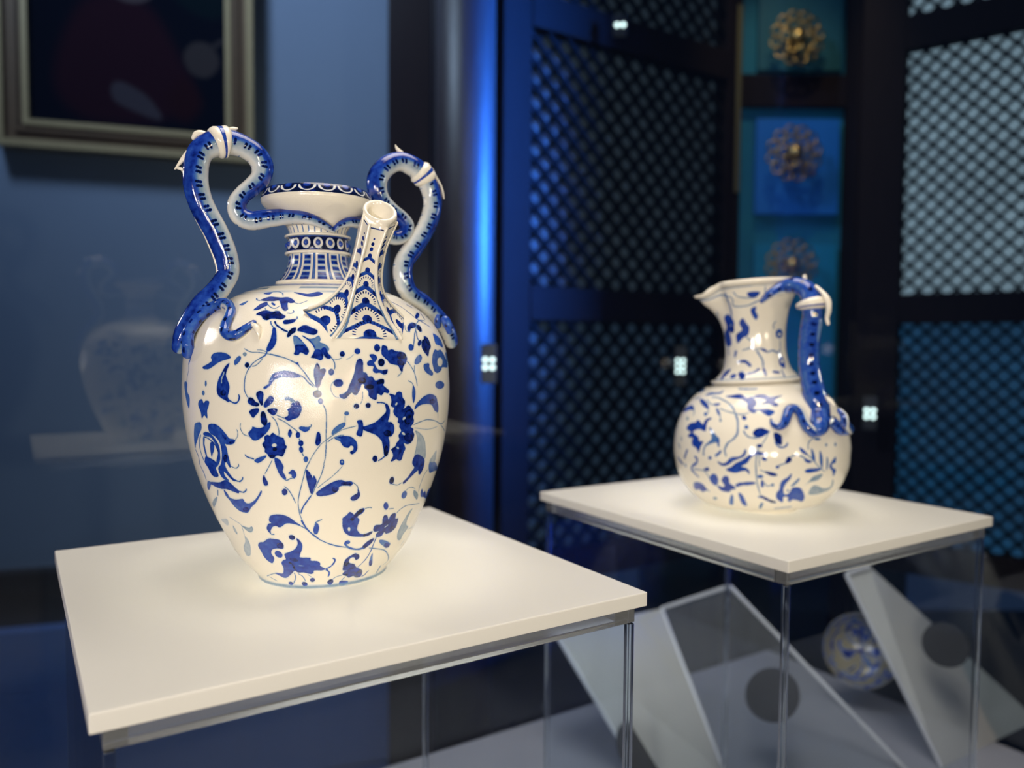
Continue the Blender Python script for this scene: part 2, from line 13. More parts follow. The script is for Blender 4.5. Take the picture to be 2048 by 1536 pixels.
1666,1090,1648,1013,1628,960,1641,942,1674,933,1711,960,1763]],[0,5,0,[1134,1703,1107,1680,1063,1672,1028,1682,1020,1706,1040,1729,1084,1738,1122,1727]],[0,68,0,[817,1692,885,1698,888,1668,935,1630,910,1613,848,1633,818,1659]],[0,50,0,[1289,1771,1418,1753,1414,1693,1396,1658,1270,1716]],[1,80,60,[805,2245,878,2172,913,2104,946,2045,1005,2018,1111,1973]],[1,60,44,[898,2006,975,2031,1095,2030]],[0,85,0,[1050,2077,982,2053,944,2046,946,2059,991,2084,1065,2108,1125,2117,1117,2103]],[1,80,115,[1077,2213,1134,2174]],[1,80,85,[1208,2129,1117,2040]],[1,40,43,[718,1984,700,1940,733,1925]],[0,70,0,[689,1554,707,1517,703,1464,688,1434,675,1482,678,1525]],[0,88,0,[473,1505,499,1503,523,1496,535,1512,560,1517,579,1506,586,1476,606,1452,603,1416,592,1401,610,1406,637,1421,665,1406,698,1367,691,1337,701,1313,693,1290,673,1271,702,1255,702,1235,718,1210,700,1167,657,1152,617,1164,640,1125,626,1095,615,1048,588,1044,563,1057,538,1046,516,1048,533,1081,520,1113,510,1131,542,1148,552,1171,573,1192,565,1223,584,1252,565,1280,567,1300,549,1314,552,1337,521,1362,508,1389,516,1412,488,1426,492,1458,485,1488]],[0,97,0,[688,1332,669,1298,637,1289,610,1310,604,1349,622,1383,655,1393,681,1372]],[0,97,0,[705,1194,696,1173,665,1167,632,1179,616,1202,626,1223,655,1229,688,1217]],[0,15,0,[540,1433,533,1427,526,1426,522,1432,524,1440,531,1447,539,1448,543,1442]],[0,12,0,[614,1329,602,1324,592,1325,589,1332,595,1342,606,1347,616,1346,619,1338]],[0,10,0,[616,1236,625,1226,625,1219,615,1218,601,1224,592,1233,592,1241,602,1242]],[0,20,0,[574,1140,579,1132,576,1126,568,1126,559,1131,555,1138,557,1144,565,1144]],[0,87,0,[282,1299,292,1301,334,1312,377,1329,420,1362,450,1393,441,1438,461,1437,480,1397,477,1355,468,1323,500,1314,522,1283,521,1247,502,1222,478,1217,489,1186,493,1136,484,1103,465,1084,451,1102,445,1133,433,1174,420,1202,381,1237,336,1257,300,1272,284,1282]],[0,96,0,[500,1242,492,1228,469,1224,447,1232,437,1247,445,1260,467,1264,490,1257]],[0,97,0,[485,1122,483,1096,472,1086,460,1098,452,1125,455,1151,465,1161,478,1149]],[1,75,58,[379,1454,419,1451,453,1438]],[1,65,66,[461,1088,434,1070,408,1059]],[0,93,0,[402,1074,398,1059,385,1054,370,1062,362,1078,367,1092,381,1097,395,1090]],[0,82,0,[240,1339,261,1342,278,1318,282,1286,273,1241,245,1249,238,1256,248,1288,248,1313]],[1,40,50,[699,1283,783,1300,867,1306,982,1286,1110,1252,1217,1271]],[1,40,46,[1100,1246,1268,1182]],[1,25,37,[712,1261,879,1236,1037,1242]],[0,75,0,[705,1390,709,1416,755,1450,816,1477,892,1483,966,1461,994,1421,1014,1385,1011,1347,949,1366,910,1403,855,1417,783,1418,740,1408]],[0,90,0,[961,1427,948,1416,916,1413,886,1420,874,1433,885,1444,914,1447,946,1440]],[1,30,35,[1011,1347,1023,1296]],[0,30,0,[725,1240,776,1221,841,1173,880,1098,900,1024,834,1018,753,1042,753,1113,756,1182]],[0,86,0,[741,1041,762,1063,798,1063,884,1023,904,995,907,954,883,910,852,914,834,942,784,920,737,890,691,862,675,876,719,907,752,946,773,972,740,1005]],[0,93,0,[575,896,567,879,550,876,535,889,531,910,539,926,556,929,570,917]],[1,
45,41,[564,876,617,861,665,873]],[0,62,0,[992,965,1014,991,1119,966,1274,910,1375,872,1154,889,1063,891,1015,925]],[0,25,0,[988,987,1023,1023,1083,1060,1111,1023,1116,970]],[1,40,43,[995,928,950,889,937,845,930,805,942,761]],[0,65,0,[763,760,750,743,725,743,702,760,697,782,710,798,734,799,756,783]],[1,40,35,[732,801,767,818,806,818,866,796]],[0,38,0,[849,787,905,767,956,731,958,696,876,741]],[0,77,0,[991,745,995,775,1053,735,1095,740,1213,680,1193,723,1269,739,1364,683,1362,635,1365,619,1138,685,1038,706]],[0,77,0,[573,706,572,686,557,679,536,691,522,713,523,733,538,740,558,729]],[1,35,55,[587,681,644,676]],[0,80,0,[166,632,165,659,192,676,218,700,240,691,262,677,284,701,332,719,347,706,330,681,290,659,311,633,310,610,302,579,308,546,343,513,385,504,433,510,462,518,467,501,430,485,380,484,300,494,241,509,192,542,170,589]],[0,10,0,[242,562,240,549,231,544,222,551,216,564,218,577,227,582,236,575]],[1,96,210,[238,633,272,664,302,692,333,711]],[1,93,173,[378,492,427,498,459,510]],[1,35,51,[346,714,384,719,412,712]],[0,90,0,[470,541,483,564,552,562,547,603,553,633,587,628,617,592,628,622,663,636,692,624,704,586,740,580,755,545,751,497,704,472,646,469,613,487,595,461,556,455,524,464,520,489,541,506,502,508,477,520]],[1,10,77,[595,527,634,545]],[1,45,45,[695,631,733,656,804,674,916,665,1058,649]],[1,65,52,[532,458,522,409,514,360,495,302,457,248,404,192]],[0,92,0,[507,450,496,418,456,390,417,374,392,381,405,409,455,441]],[1,55,112,[419,382,345,379,269,397,225,423,208,446,215,462]],[0,70,0,[256,451,251,441,235,438,218,445,210,456,215,466,230,469,247,463]],[1,45,41,[64,454,134,432,217,411,279,396]],[1,42,63,[473,374,559,355,683,324,762,289,869,225,950,162,895,132]],[0,55,0,[587,425,667,407,768,364,759,345,721,334,650,368,601,397]],[0,87,0,[767,350,765,336,735,336,697,348,675,366,678,379,705,380,742,368]],[0,60,0,[539,317,568,269,617,187,578,189,537,255]],[0,93,0,[603,208,608,189,593,185,568,200,549,224,545,243,559,247,582,232]],[0,34,0,[937,627,912,563,937,497,1023,456,970,408,958,364,884,377,834,433,831,499,853,553,888,611]],[1,35,45,[1347,492,1341,423,1051,435]],[1,35,59,[1093,338,1039,294]],[0,93,0,[314,341,341,342,380,320,383,293,351,285,328,309,299,313,275,298,282,267,348,241,390,202,492,152,528,113,535,73,462,74,402,100,341,92,297,115,237,140,252,172,287,178,228,192,220,226,224,286,255,318]],[1,50,43,[238,134,170,125,117,101]],[0,96,0,[48,61,72,94,117,95,129,60,91,32]],[1,50,51,[280,106,244,70]],[0,90,0,[219,31,232,66,338,50,353,32,301,21,241,22]],[1,65,73,[554,70,596,79,611,109,633,121]],[1,60,52,[100,328,122,309,108,275,68,243,31,227]],[1,60,57,[31,227,66,187,68,158,54,130]],[1,35,127,[885,43,832,141]],[0,77,0,[-660,430,-624,462,-575,470,-539,489,-497,504,-448,502,-402,496,-377,467,-377,434,-396,421,-446,423,-504,411,-532,375,-516,337,-538,305,-573,285,-617,308,-641,341,-649,379]],[0,93,0,[-372,451,-387,433,-415,424,-438,431,-442,449,-425,467,-398,475,-377,468]],[0,82,0,[-420,350,-448,341,-478,349,-492,370,-481,391,-454,401,-425,393,-411,372]],[0,
82,0,[-387,373,-335,392,-280,414,-245,444,-230,477,-237,510,-216,502,-195,469,-196,431,-226,375,-231,349,-168,344,-129,339,-127,317,-62,310,-33,287,-34,265,13,234,18,222,-26,214,-103,218,-119,190,-155,179,-231,198,-301,198,-321,221,-389,178,-469,134,-526,124,-578,149,-620,168,-583,177,-499,178,-450,244,-450,292,-417,320,-386,330]],[0,98,0,[-260,317,-278,310,-311,312,-339,323,-345,337,-326,345,-293,343,-266,331]],[0,95,0,[-250,512,-265,501,-287,502,-301,514,-300,530,-285,540,-264,539,-250,528]],[1,97,92,[-362,304,-327,279,-319,226,-266,198]],[1,20,63,[-263,275,-211,270]],[1,65,64,[18,228,76,251,111,286,119,311,93,327]],[1,65,64,[23,221,64,184,55,133]],[1,50,43,[-346,191,-356,133,-437,54]],[0,85,0,[-440,52,-464,40,-495,38,-512,47,-506,63,-481,76,-452,78,-436,67]],[1,50,46,[-306,186,-259,152,-241,93]],[0,93,0,[-231,49,-253,36,-285,35,-307,47,-305,66,-282,81,-252,81,-231,68]],[0,92,0,[-115,110,-124,92,-148,82,-171,86,-179,102,-169,120,-146,131,-124,126]],[1,35,36,[-191,174,-146,138]],[1,60,81,[-173,661,-150,615,-121,574,-74,531,-24,492]],[1,55,48,[-24,492,46,459,121,432,213,413]],[1,50,54,[-213,627,-167,607,-136,587]],[0,75,0,[-47,634,-32,610,-34,579,-48,547,-73,548,-79,581,-69,612]],[1,50,54,[-64,616,-51,642,-3,659]],[1,40,52,[-841,107,-660,158,-594,165]],[1,40,67,[-789,108,-694,68]]],[[0,80,0,[-978,1209,-923,1266,-829,1281,-798,1310,-721,1281,-683,1266,-669,1309,-619,1338,-572,1333,-620,1305,-628,1263,-624,1201,-660,1200,-711,1213,-774,1205,-822,1187,-807,1163,-724,1132,-702,1093,-642,1089,-681,1028,-703,977,-742,1019,-811,1044,-825,1089,-812,1117,-899,1121,-907,1147,-866,1175]],[0,55,0,[-583,1233,-538,1219,-471,1157,-431,1128,-429,1085,-465,1086,-520,1077,-605,1049,-579,1079,-530,1120,-543,1174]],[0,75,0,[-1469,1370,-1333,1428,-1105,1471,-976,1427,-1013,1414,-1112,1415,-1212,1392]],[1,35,95,[-981,1421,-931,1388,-936,1354]],[0,80,0,[-1008,1561,-878,1551,-743,1500,-686,1460,-688,1437,-788,1470,-887,1503]],[1,35,72,[-688,1437,-657,1402,-682,1385]],[0,60,0,[-667,1380,-668,1366,-686,1360,-709,1365,-726,1378,-724,1392,-706,1398,-682,1393]],[0,35,0,[-1007,1317,-1002,1303,-1019,1296,-1049,1300,-1075,1313,-1082,1327,-1063,1334,-1031,1329]],[0,75,0,[-629,1496,-576,1508,-518,1506,-526,1488,-577,1479]],[1,45,73,[-818,1559,-686,1501,-617,1490]],[0,65,0,[-555,1450,-506,1428,-465,1373,-503,1383]],[1,40,61,[-465,1373,-443,1309]],[0,45,0,[-428,1312,-431,1303,-441,1299,-453,1302,-460,1311,-458,1320,-447,1324,-435,1321]],[1,40,104,[-749,1595,-597,1583,-429,1529,-320,1462,-274,1400]],[1,42,131,[-274,1400,-233,1325,-221,1254,-223,1180,-265,1126,-319,1092,-342,1063,-364,1014,-348,952]],[1,35,82,[-501,1451,-396,1417,-292,1394,-191,1378,-96,1392]],[0,80,0,[-486,1603,-362,1623,-270,1634,-201,1613,-136,1578,-66,1590,-10,1534,-11,1480,-43,1452,-13,1407,-31,1391,-85,1408,-118,1454,-121,1500,-172,1539,-235,1567,-345,1582]],[1,40,176,[-331,1730,-145,1718,27,1720]],[0,60,0,[-936,1613,-888,1663,-679,1666,-618,1708,-608,1649,-748,1632]],[0,60,0,[-1508,1639,-1571,1691,-1253,1714,
-1245,1661]],[1,50,181,[-1126,1549,-1063,1595]],[1,30,99,[-1509,1338,-1499,1249,-1270,1183]],[0,78,0,[-129,1326,-145,1318,-165,1323,-178,1339,-177,1355,-161,1363,-140,1358,-127,1342]],[0,60,0,[-102,1243,-108,1229,-123,1223,-139,1229,-146,1243,-140,1257,-124,1263,-109,1257]],[1,45,90,[-158,1209,-115,1155,-53,1136,24,1139]],[1,30,75,[-1101,1586,-1496,1508,-1520,1443,-1508,1338]],[0,40,0,[-1482,1166,-1481,1157,-1477,1154,-1475,1159,-1473,1169,-1474,1179,-1478,1182,-1480,1177]],[1,30,159,[-1080,1119,-1051,1069]],[0,83,0,[-51,1589,22,1614,123,1610,188,1580,304,1582,383,1592,296,1562,239,1518,280,1475,225,1460,155,1491,66,1489,129,1529,100,1557,-9,1575]],[0,75,0,[-85,1420,-49,1430,36,1433,126,1430,211,1399,169,1364,134,1355,79,1383,23,1417,-37,1407,-49,1391]],[0,85,0,[-51,1188,-14,1222,50,1230,111,1204,126,1189,83,1166,40,1144,-11,1145,-42,1159]],[0,93,0,[171,1173,208,1177,247,1147,247,1099,238,1062,198,1073,171,1121]],[1,60,109,[175,1102,197,1054,246,1034,289,1051,307,1078]],[1,40,60,[110,1180,85,1133,36,1068]],[0,75,0,[-450,898,-393,880,-346,897,-310,933,-267,948,-203,954,-161,983,-139,1025,-129,1002,-151,959,-214,930,-269,909,-326,873,-384,856,-429,869]],[0,75,0,[-360,822,-296,850,-249,885,-163,926,-110,959,-59,988,-8,997,41,986,70,972,21,973,-34,973,-86,940,-124,892,-188,857,-138,843,-109,814,-111,780,-140,814,-192,808,-252,792,-317,799]],[0,72,0,[-593,705,-566,745,-517,769,-482,751,-475,703,-511,645,-563,652]],[0,78,0,[-432,700,-398,746,-356,753,-339,722,-342,678,-291,642,-286,613,-343,598,-369,573,-445,574,-496,599,-500,640,-440,627,-409,647]],[0,78,0,[-902,627,-796,651,-723,630,-692,586,-657,548,-707,561,-802,529,-847,556,-962,541]],[0,60,0,[-450,379,-402,468,-345,545,-350,479,-406,374]],[0,70,0,[-255,568,-210,525,-195,383,-251,379,-262,471]],[1,65,263,[-273,649,-207,673,-50,687]],[1,65,225,[-1183,888,-1110,854,-1035,825]],[1,60,198,[-901,993,-932,949,-976,889]],[1,45,210,[-981,836,-971,801]],[1,60,165,[-774,932,-730,905,-755,863,-831,825,-860,791,-815,754,-748,712]],[0,80,0,[-652,805,-585,830,-584,794]],[1,40,78,[-840,793,-662,794,-600,742,-586,705]],[0,70,0,[-522,931,-530,919,-546,913,-562,917,-567,929,-560,941,-544,947,-529,943]],[1,50,192,[-476,951,-439,976,-404,1007]],[1,45,122,[-631,947,-630,1006,-605,1052,-559,1078]],[1,50,171,[-448,1116,-433,1044]],[1,40,79,[-6,1044,-33,902,-35,756,-26,649,0,531]],[1,35,60,[8,1020,0,853]],[0,60,0,[37,755,27,743,5,737,-18,743,-26,756,-16,768,6,773,28,768]],[0,78,0,[19,714,33,671,21,638,7,671]],[1,60,173,[-35,523,50,509]],[1,40,225,[14,435,-25,320]],[0,40,0,[-596,462,-618,446,-651,436,-675,439,-674,452,-650,469,-619,478,-597,475]],[1,30,160,[-1137,1044,-1081,987]],[0,90,0,[49,804,94,803,154,787,185,767,143,758,93,774]],[1,45,60,[4,824,49,804]],[0,75,0,[20,725,39,692,32,644,11,649]],[1,45,70,[45,692,75,654,144,669]],[0,50,0,[150,664,145,652,133,647,121,652,116,664,121,676,133,681,145,676]],[1,87,233,[0,531,46,502,119,457,189,433]],[0,93,0,[43,1057,33,1047,12,1043,-9,1048,-18,1058,-8,1068,13,1072,34,1067]],
[1,65,209,[-89,973,2,987,80,967]],[0,75,0,[79,920,68,914,48,916,32,927,29,939,40,946,59,943,76,932]],[0,92,0,[268,880,290,932,321,940,336,910,310,888]],[1,45,80,[268,880,207,863,181,845]],[0,70,0,[204,846,198,837,186,834,173,838,168,848,174,857,186,860,199,856]],[1,40,100,[332,944,375,956,439,942,499,910]],[0,75,0,[436,1027,477,996,524,946,474,964,438,994]],[0,60,0,[565,1004,592,970,607,883,570,900]],[0,75,0,[477,916,528,898,570,881,529,869,488,887]],[0,60,0,[675,977,703,903,709,806,679,838,663,907]],[0,70,0,[485,790,531,811,682,803,657,781,532,772]],[0,50,0,[766,907,791,866,788,808,768,781]],[1,40,71,[518,947,588,889,654,825,748,763]],[0,66,0,[902,894,922,867,908,834,856,830,870,789,926,769,928,728,905,699,865,761,820,795,824,834]],[0,33,0,[596,524,590,591,646,626,798,574,920,582,912,666,960,610,951,555,836,520,718,509]],[0,37,0,[496,628,546,679,598,727,714,742,674,688,549,668]],[0,72,0,[181,566,211,611,218,672,238,709,289,738,336,775,322,726,282,680,259,632,258,586,273,551,297,544,330,565,356,616,413,623,473,596,553,486,550,422,464,452,393,465,375,437,337,455,324,506,269,510,276,444,244,445,187,499]],[0,0,0,[338,594,332,573,312,565,289,575,278,597,284,618,304,625,326,615]],[0,60,0,[320,592,318,584,310,581,301,584,297,593,299,601,307,604,315,600]],[0,50,0,[336,640,370,681,421,725,424,698,374,649]],[1,45,114,[182,318,332,330,441,340]],[0,45,0,[787,1024,780,1014,769,1011,760,1016,758,1027,764,1037,776,1041,785,1035]],[0,45,0,[938,1015,930,1004,917,1000,905,1006,902,1019,911,1030,925,1034,936,1028]],[0,60,0,[703,1089,689,1081,659,1080,632,1085,622,1095,635,1102,664,1104,692,1098]],[1,40,71,[529,998,536,1054,586,1097,664,1106]],[1,45,91,[-1522,2879,-1549,2879,1545,2879,397,2879]],[1,40,91,[-1522,2879,-559,2781,-532,2680,-167,2667,118,2706,298,2733]],[1,40,79,[-442,2830,-315,2770,31,2749,184,2799]],[1,35,71,[301,2863,298,2733]],[0,82,0,[-97,2808,168,2807,66,2756,-71,2761]],[0,77,0,[-60,2625,80,2652,77,2597,135,2550,70,2514,-29,2562]],[0,80,0,[-450,2488,-313,2538,-218,2482,-139,2434,-200,2359,-376,2332,-575,2282,-609,2367,-381,2416]],[0,80,0,[-1007,2564,-799,2591,-639,2524,-650,2461,-791,2480,-895,2403,-849,2332,-879,2263,-1182,2266,-1343,2370,-1012,2453]],[0,88,0,[-656,2430,-704,2403,-789,2393,-873,2406,-885,2435,-823,2461,-733,2471,-667,2458]],[1,45,159,[-686,2833,-658,2769,-650,2651,-675,2556]],[1,50,122,[-1060,2265,-1023,2155]],[1,35,89,[-1138,2667,-1426,2475,-1520,2315]],[1,55,208,[-646,2206,-707,2137]],[0,80,0,[-631,2082,-324,2102,-119,2045,-184,2030,-322,2071]],[1,35,103,[-252,2337,-50,2280,-56,2235,-424,2203]],[1,35,87,[-60,2205,243,2214]],[0,82,0,[172,2212,313,2206,429,2166,286,2183]],[1,45,120,[431,2173,591,2186,795,2160,873,2190]],[1,40,135,[54,2195,217,2093,220,2023]],[0,78,0,[220,2023,278,1963,247,1905,199,1965]],[1,72,190,[108,2001,-57,1961,-249,1945]],[0,87,0,[-489,1959,-369,1976,-261,1926,-307,1867,-395,1890]],[0,77,0,[-530,1935,-521,1913,-562,1895,-632,1893,-695,1907,-712,1929,-668,1947,-590,1949]],[0,82,0,[-1019,1882,-1090,1971,-836,
2012,-834,1980,-934,1902,-907,1865]],[1,55,207,[167,2352,92,2300]],[1,35,88,[672,2405,632,2451,733,2488]],[0,68,0,[1118,2356,1045,2322,898,2310,775,2325,730,2359,777,2391,898,2404,1044,2389]],[0,0,0,[998,2349,973,2338,917,2334,864,2339,844,2350,865,2360,917,2364,973,2359]],[1,45,105,[936,2296,947,2127]],[0,77,0,[813,2098,979,2119,1043,2063,958,1992,783,2028]],[0,0,0,[992,2064,958,2051,906,2047,867,2053,861,2066,890,2079,941,2084,985,2077]],[1,70,254,[461,1958,668,1942]],[1,50,120,[790,1987,714,1868]]]]''')
pi, sin, cos, rad = math.pi, math.sin, math.cos, math.radians
sc = bpy.context.scene
COL = sc.collection
ZT = 0.45                       # height of the plinth tops above the display deck

# ------------------------------------------------------------------ camera
cam = bpy.data.cameras.new('camera'); co = bpy.data.objects.new('camera', cam); COL.objects.link(co)
cam.sensor_width = 36.0; cam.lens = G['cam']['f'] / 2048 * 36.0
cr, cu, cb = G['cam']['R']
co.matrix_world = Matrix(((cr[0], cu[0], cb[0], 0), (cr[1], cu[1], cb[1], 0), (cr[2], cu[2], cb[2], G['cam']['z']), (0, 0, 0, 1)))
cam.clip_start = 0.01
cam.dof.use_dof = True; cam.dof.focus_distance = 0.51; cam.dof.aperture_fstop = 4.2; cam.dof.aperture_blades = 0
sc.camera = co
sc.view_settings.view_transform = 'Standard'; sc.view_settings.look = 'None'
sc.view_settings.exposure = 0.30; sc.view_settings.gamma = 1.0; sc.view_settings.use_curve_mapping = False
sc.cycles.use_denoising = True
sc.cycles.max_bounces = 12; sc.cycles.transparent_max_bounces = 24; sc.cycles.transmission_bounces = 10
sc.cycles.glossy_bounces = 5; sc.cycles.diffuse_bounces = 4
sc.cycles.caustics_reflective = False; sc.cycles.caustics_refractive = False
sc.cycles.sample_clamp_indirect = 4.0

# ------------------------------------------------------------------ world and lights
w = bpy.data.worlds.new('world'); sc.world = w; w.use_nodes = True
w.node_tree.nodes['Background'].inputs[0].default_value = (0.035, 0.07, 0.16, 1)
w.node_tree.nodes['Background'].inputs[1].default_value = 0.22
def light(name, kind, loc, target, power, color, size=0.1, size_y=None, spread=None, spot=None):
    l = bpy.data.lights.new(name, kind); o = bpy.data.objects.new(name, l); COL.objects.link(o)
    l.energy = power; l.color = color
    if kind == 'AREA':
        l.shape = 'RECTANGLE' if size_y else 'DISK'; l.size = size
        if size_y: l.size_y = size_y
        if spread: l.spread = rad(spread)
    elif kind == 'SPOT':
        l.spot_size = rad(spot or 40); l.spot_blend = 0.8; l.shadow_soft_size = size
    o.location = loc
    o.rotation_euler = (Vector(target) - Vector(loc)).to_track_quat('-Z', 'Y').to_euler()
    return o
WARM = (1.0, 0.91, 0.79); NEUT = (1.0, 0.95, 0.88)
light('case_light_panel', 'AREA', (0.12, 0.66, 1.70), (0.05, 0.74, 0.45), 6.6, WARM, 0.9, 0.8, spread=120)
# small spotlights round the room at eye level; their reflections show in the case glass
light('front_left_spotlight', 'SPOT', (-0.46, -0.62, 0.62), (-0.05, 0.62, 0.58), 17, (1.0, .93, .92), 0.024, spot=50)
light('front_spotlight', 'SPOT', (-0.04, -0.92, 0.54), (0.08, 0.66, 0.56), 13, (1.0, .90, .78), 0.022, spot=50)
light('front_right_spotlight', 'SPOT', (0.264, -0.92, 0.545), (0.10, 0.66, 0.56), 20, (1.0, .86, .62), 0.022, spot=50)
light('right_spotlight', 'SPOT', (1.18, -0.90, 0.56), (0.10, 0.70, 0.56), 16, (1.0, .86, .62), 0.022, spot=44)
light('side_right_spotlight', 'SPOT', (1.15, 0.72, 0.82), (-0.10, 0.60, 0.60), 3.4, NEUT, 0.016, spot=50)
light('side_left_spotlight', 'SPOT', (-0.78, 0.72, 0.88), (0.0, 0.66, 0.60), 2.6, NEUT, 0.02, spot=70)
light('added_niche_spot', 'SPOT', (0.62, 1.75, 2.25), (0.82, 2.34, 1.15), 16.0, (1.0, .82, .50), 0.02, spot=40)  # added only to brighten the gilt roundels, not a known fitting
light('window_daylight', 'AREA', (-1.35, 0.9, 3.0), (-0.45, 2.5, 1.65), 13, (0.58, 0.75, 1.0), 0.5, 0.5, spread=95)
light('blue_window', 'AREA', (2.60, 1.48, 1.60), (-0.12, 1.80, 1.02), 34, (0.03, 0.19, 1.0), 0.16, 1.2, spread=30)

# ------------------------------------------------------------------ helpers
def tag(o, label=None, cat=None, group=None, kind=None):
    if label: o['label'] = label
    if cat: o['category'] = cat
    if group: o['group'] = group
    if kind: o['kind'] = kind
    return o
def empty(name, loc=(0, 0, 0), rz=0.0):
    o = bpy.data.objects.new(name, None); COL.objects.link(o); o.location = loc; o.rotation_euler = (0, 0, rz); o.empty_display_size = .02
    return o
def link(name, me, mat, parent=None, loc=None, rot=None, scale=None):
    o = bpy.data.objects.new(name, me); COL.objects.link(o)
    if mat is not None and not me.materials:
        for m in (mat if isinstance(mat, (list, tuple)) else [mat]): me.materials.append(m)
    if parent: o.parent = parent
    if loc is not None: o.location = loc
    if rot is not None: o.rotation_euler = rot
    if scale is not None: o.scale = scale
    return o
def bm_obj(name, bm, mat, parent=None, smooth=False, **k):
    me = bpy.data.meshes.new(name); bm.normal_update(); bm.to_mesh(me); bm.free()
    if smooth: me.polygons.foreach_set('use_smooth', [True] * len(me.polygons))
    return link(name, me, mat, parent, **k)
def box_bm(x0, x1, y0, y1, z0, z1, bevel=0.0, seg=2, bm=None):
    own = bm is None
    bm = bm or bmesh.new()
    v = [bm.verts.new((x, y, z)) for x in (x0, x1) for y in (y0, y1) for z in (z0, z1)]
    fs = [(0, 1, 3, 2), (4, 6, 7, 5), (0, 4, 5, 1), (2, 3, 7, 6), (0, 2, 6, 4), (1, 5, 7, 3)]
    for f in fs: bm.faces.new([v[i] for i in f])
    if bevel and own: bmesh.ops.bevel(bm, geom=list(bm.edges), offset=bevel, segments=seg, affect='EDGES', profile=0.6)
    return bm
def box(name, x0, x1, y0, y1, z0, z1, mat, parent=None, bevel=0.0, **k):
    return bm_obj(name, box_bm(x0, x1, y0, y1, z0, z1, bevel), mat, parent, **k)
def mesh_grid(name, rows, mat, parent, uvs=None, closed=True, smooth=True, cap0=False, cap1=False):
    """rows: list of rings of 3D points (same count)"""
    nr, nc = len(rows), len(rows[0])
    verts = [tuple(p) for r in rows for p in r]; faces = []; uvl = []
    m = nc if closed else nc - 1
    for i in range(nr - 1):
        for j in range(m):
            a, b = i * nc + j, i * nc + (j + 1) % nc
            faces.append((a, b, b + nc, a + nc))
            if uvs: uvl += [uvs(i, j), uvs(i, j + 1), uvs(i + 1, j + 1), uvs(i + 1, j)]
    for flag, i, s in ((cap0, 0, -1), (cap1, nr - 1, 1)):
        if flag:
            ring = [i * nc + j for j in range(nc)][::s]
            faces.append(tuple(ring))
            if uvs: uvl += [uvs(i, 0)] * nc
    me = bpy.data.meshes.new(name); me.from_pydata(verts, [], faces)
    if uvs:
        ul = me.uv_layers.new(name='UVMap'); ul.data.foreach_set('uv', [c for q in uvl for c in q])
    if smooth: me.polygons.foreach_set('use_smooth', [True] * len(faces))
    me.update()
    return link(name, me, mat, parent)
def catmull(P, n, closed=False):
    P = np.array(P, float); N = len(P)
    if closed: Q = np.vstack([P[-1], P, P[0], P[1]]); segs = N
    else: Q = np.vstack([2 * P[0] - P[1], P, 2 * P[-1] - P[-2]]); segs = N - 1
    out = []
    ts = np.linspace(0, 1, n, endpoint=False)[:, None]
    for i in range(segs):
        a, b, c, d = Q[i], Q[i + 1], Q[i + 2], Q[i + 3]
        out.append(0.5 * ((2 * b) + (-a + c) * ts + (2 * a - 5 * b + 4 * c - d) * ts ** 2 + (-a + 3 * b - 3 * c + d) * ts ** 3))
    out = np.vstack(out)
    if not closed: out = np.vstack([out, P[-1]])
    return out
def lathe(name, prof, mat, parent, seg=144, uvf=None, cap0=False, cap1=False):
    rows = [[(r * sin(2 * pi * j / seg - pi), -r * cos(2 * pi * j / seg - pi), z) for j in range(seg)] for r, z in prof]
    uvs = (lambda i, j: (j / seg, uvf(prof[i]))) if uvf else None
    return mesh_grid(name, rows, mat, parent, uvs, cap0=cap0, cap1=cap1)
def tube(name, pts, mat, parent, bdir, flip=1, sub=6, nseg=20, rscale=None, vscale=13.5, caps=True, t0=0.0, t1=1.0, flat=1.0):
    P = catmull(np.array(pts, float) / 10000.0, sub)
    n = len(P); i0, i1 = int(t0 * (n - 1)), int(t1 * (n - 1)) + 1
    arc = np.concatenate([[0], np.cumsum(np.linalg.norm(np.diff(P[:, :3], axis=0), axis=1))])
    b0 = np.array(bdir, float); rows = []; vs = []
    for i in range(i0, i1):
        T = P[min(i + 1, n - 1), :3] - P[max(i - 1, 0), :3]; T /= np.linalg.norm(T)
        N = np.cross(b0, T) * flip; N /= np.linalg.norm(N); B = np.cross(T, N) * flip
        r = P[i, 3] * (rscale((i - i0) / max(1, i1 - 1 - i0)) if rscale else 1.0)
        rows.append([P[i, :3] + r * (cos(a) * N + flat * sin(a) * B) for a in [2 * pi * k / nseg for k in range(nseg)]]); vs.append(arc[i] * vscale)
    if caps:
        for end, s in ((0, 0), (-1, -1)):
            c = np.mean(rows[end], axis=0); ring = np.array(rows[end])
            j = (i0 if end == 0 else i1 - 1); T = P[min(j + 1, n - 1), :3] - P[max(j - 1, 0), :3]; T /= np.linalg.norm(T)
            if end == 0: T = -T
            rr = np.mean(np.linalg.norm(ring - c, axis=1)); extra = []
            for k in (30, 60, 85): extra.append([c + (q - c) * cos(rad(k)) + T * rr * sin(rad(k)) for q in ring])
            if end == 0: rows = extra[::-1] + rows; vs = [vs[0]] * 3 + vs
            else: rows = rows + extra; vs = vs + [vs[-1]] * 3
    return mesh_grid(name, rows, mat, parent, lambda i, j: (j / nseg, vs[i]), cap0=True, cap1=True)
def sphere(name, c, r, mat, parent, seg=12, rings=8, scale=(1, 1, 1)):
    bm = bmesh.new(); bmesh.ops.create_uvsphere(bm, u_segments=seg, v_segments=rings, radius=r)
    for v in bm.verts: v.co = Vector((v.co.x * scale[0], v.co.y * scale[1], v.co.z * scale[2])) + Vector(c)
    return bm_obj(name, bm, mat, parent, smooth=True)
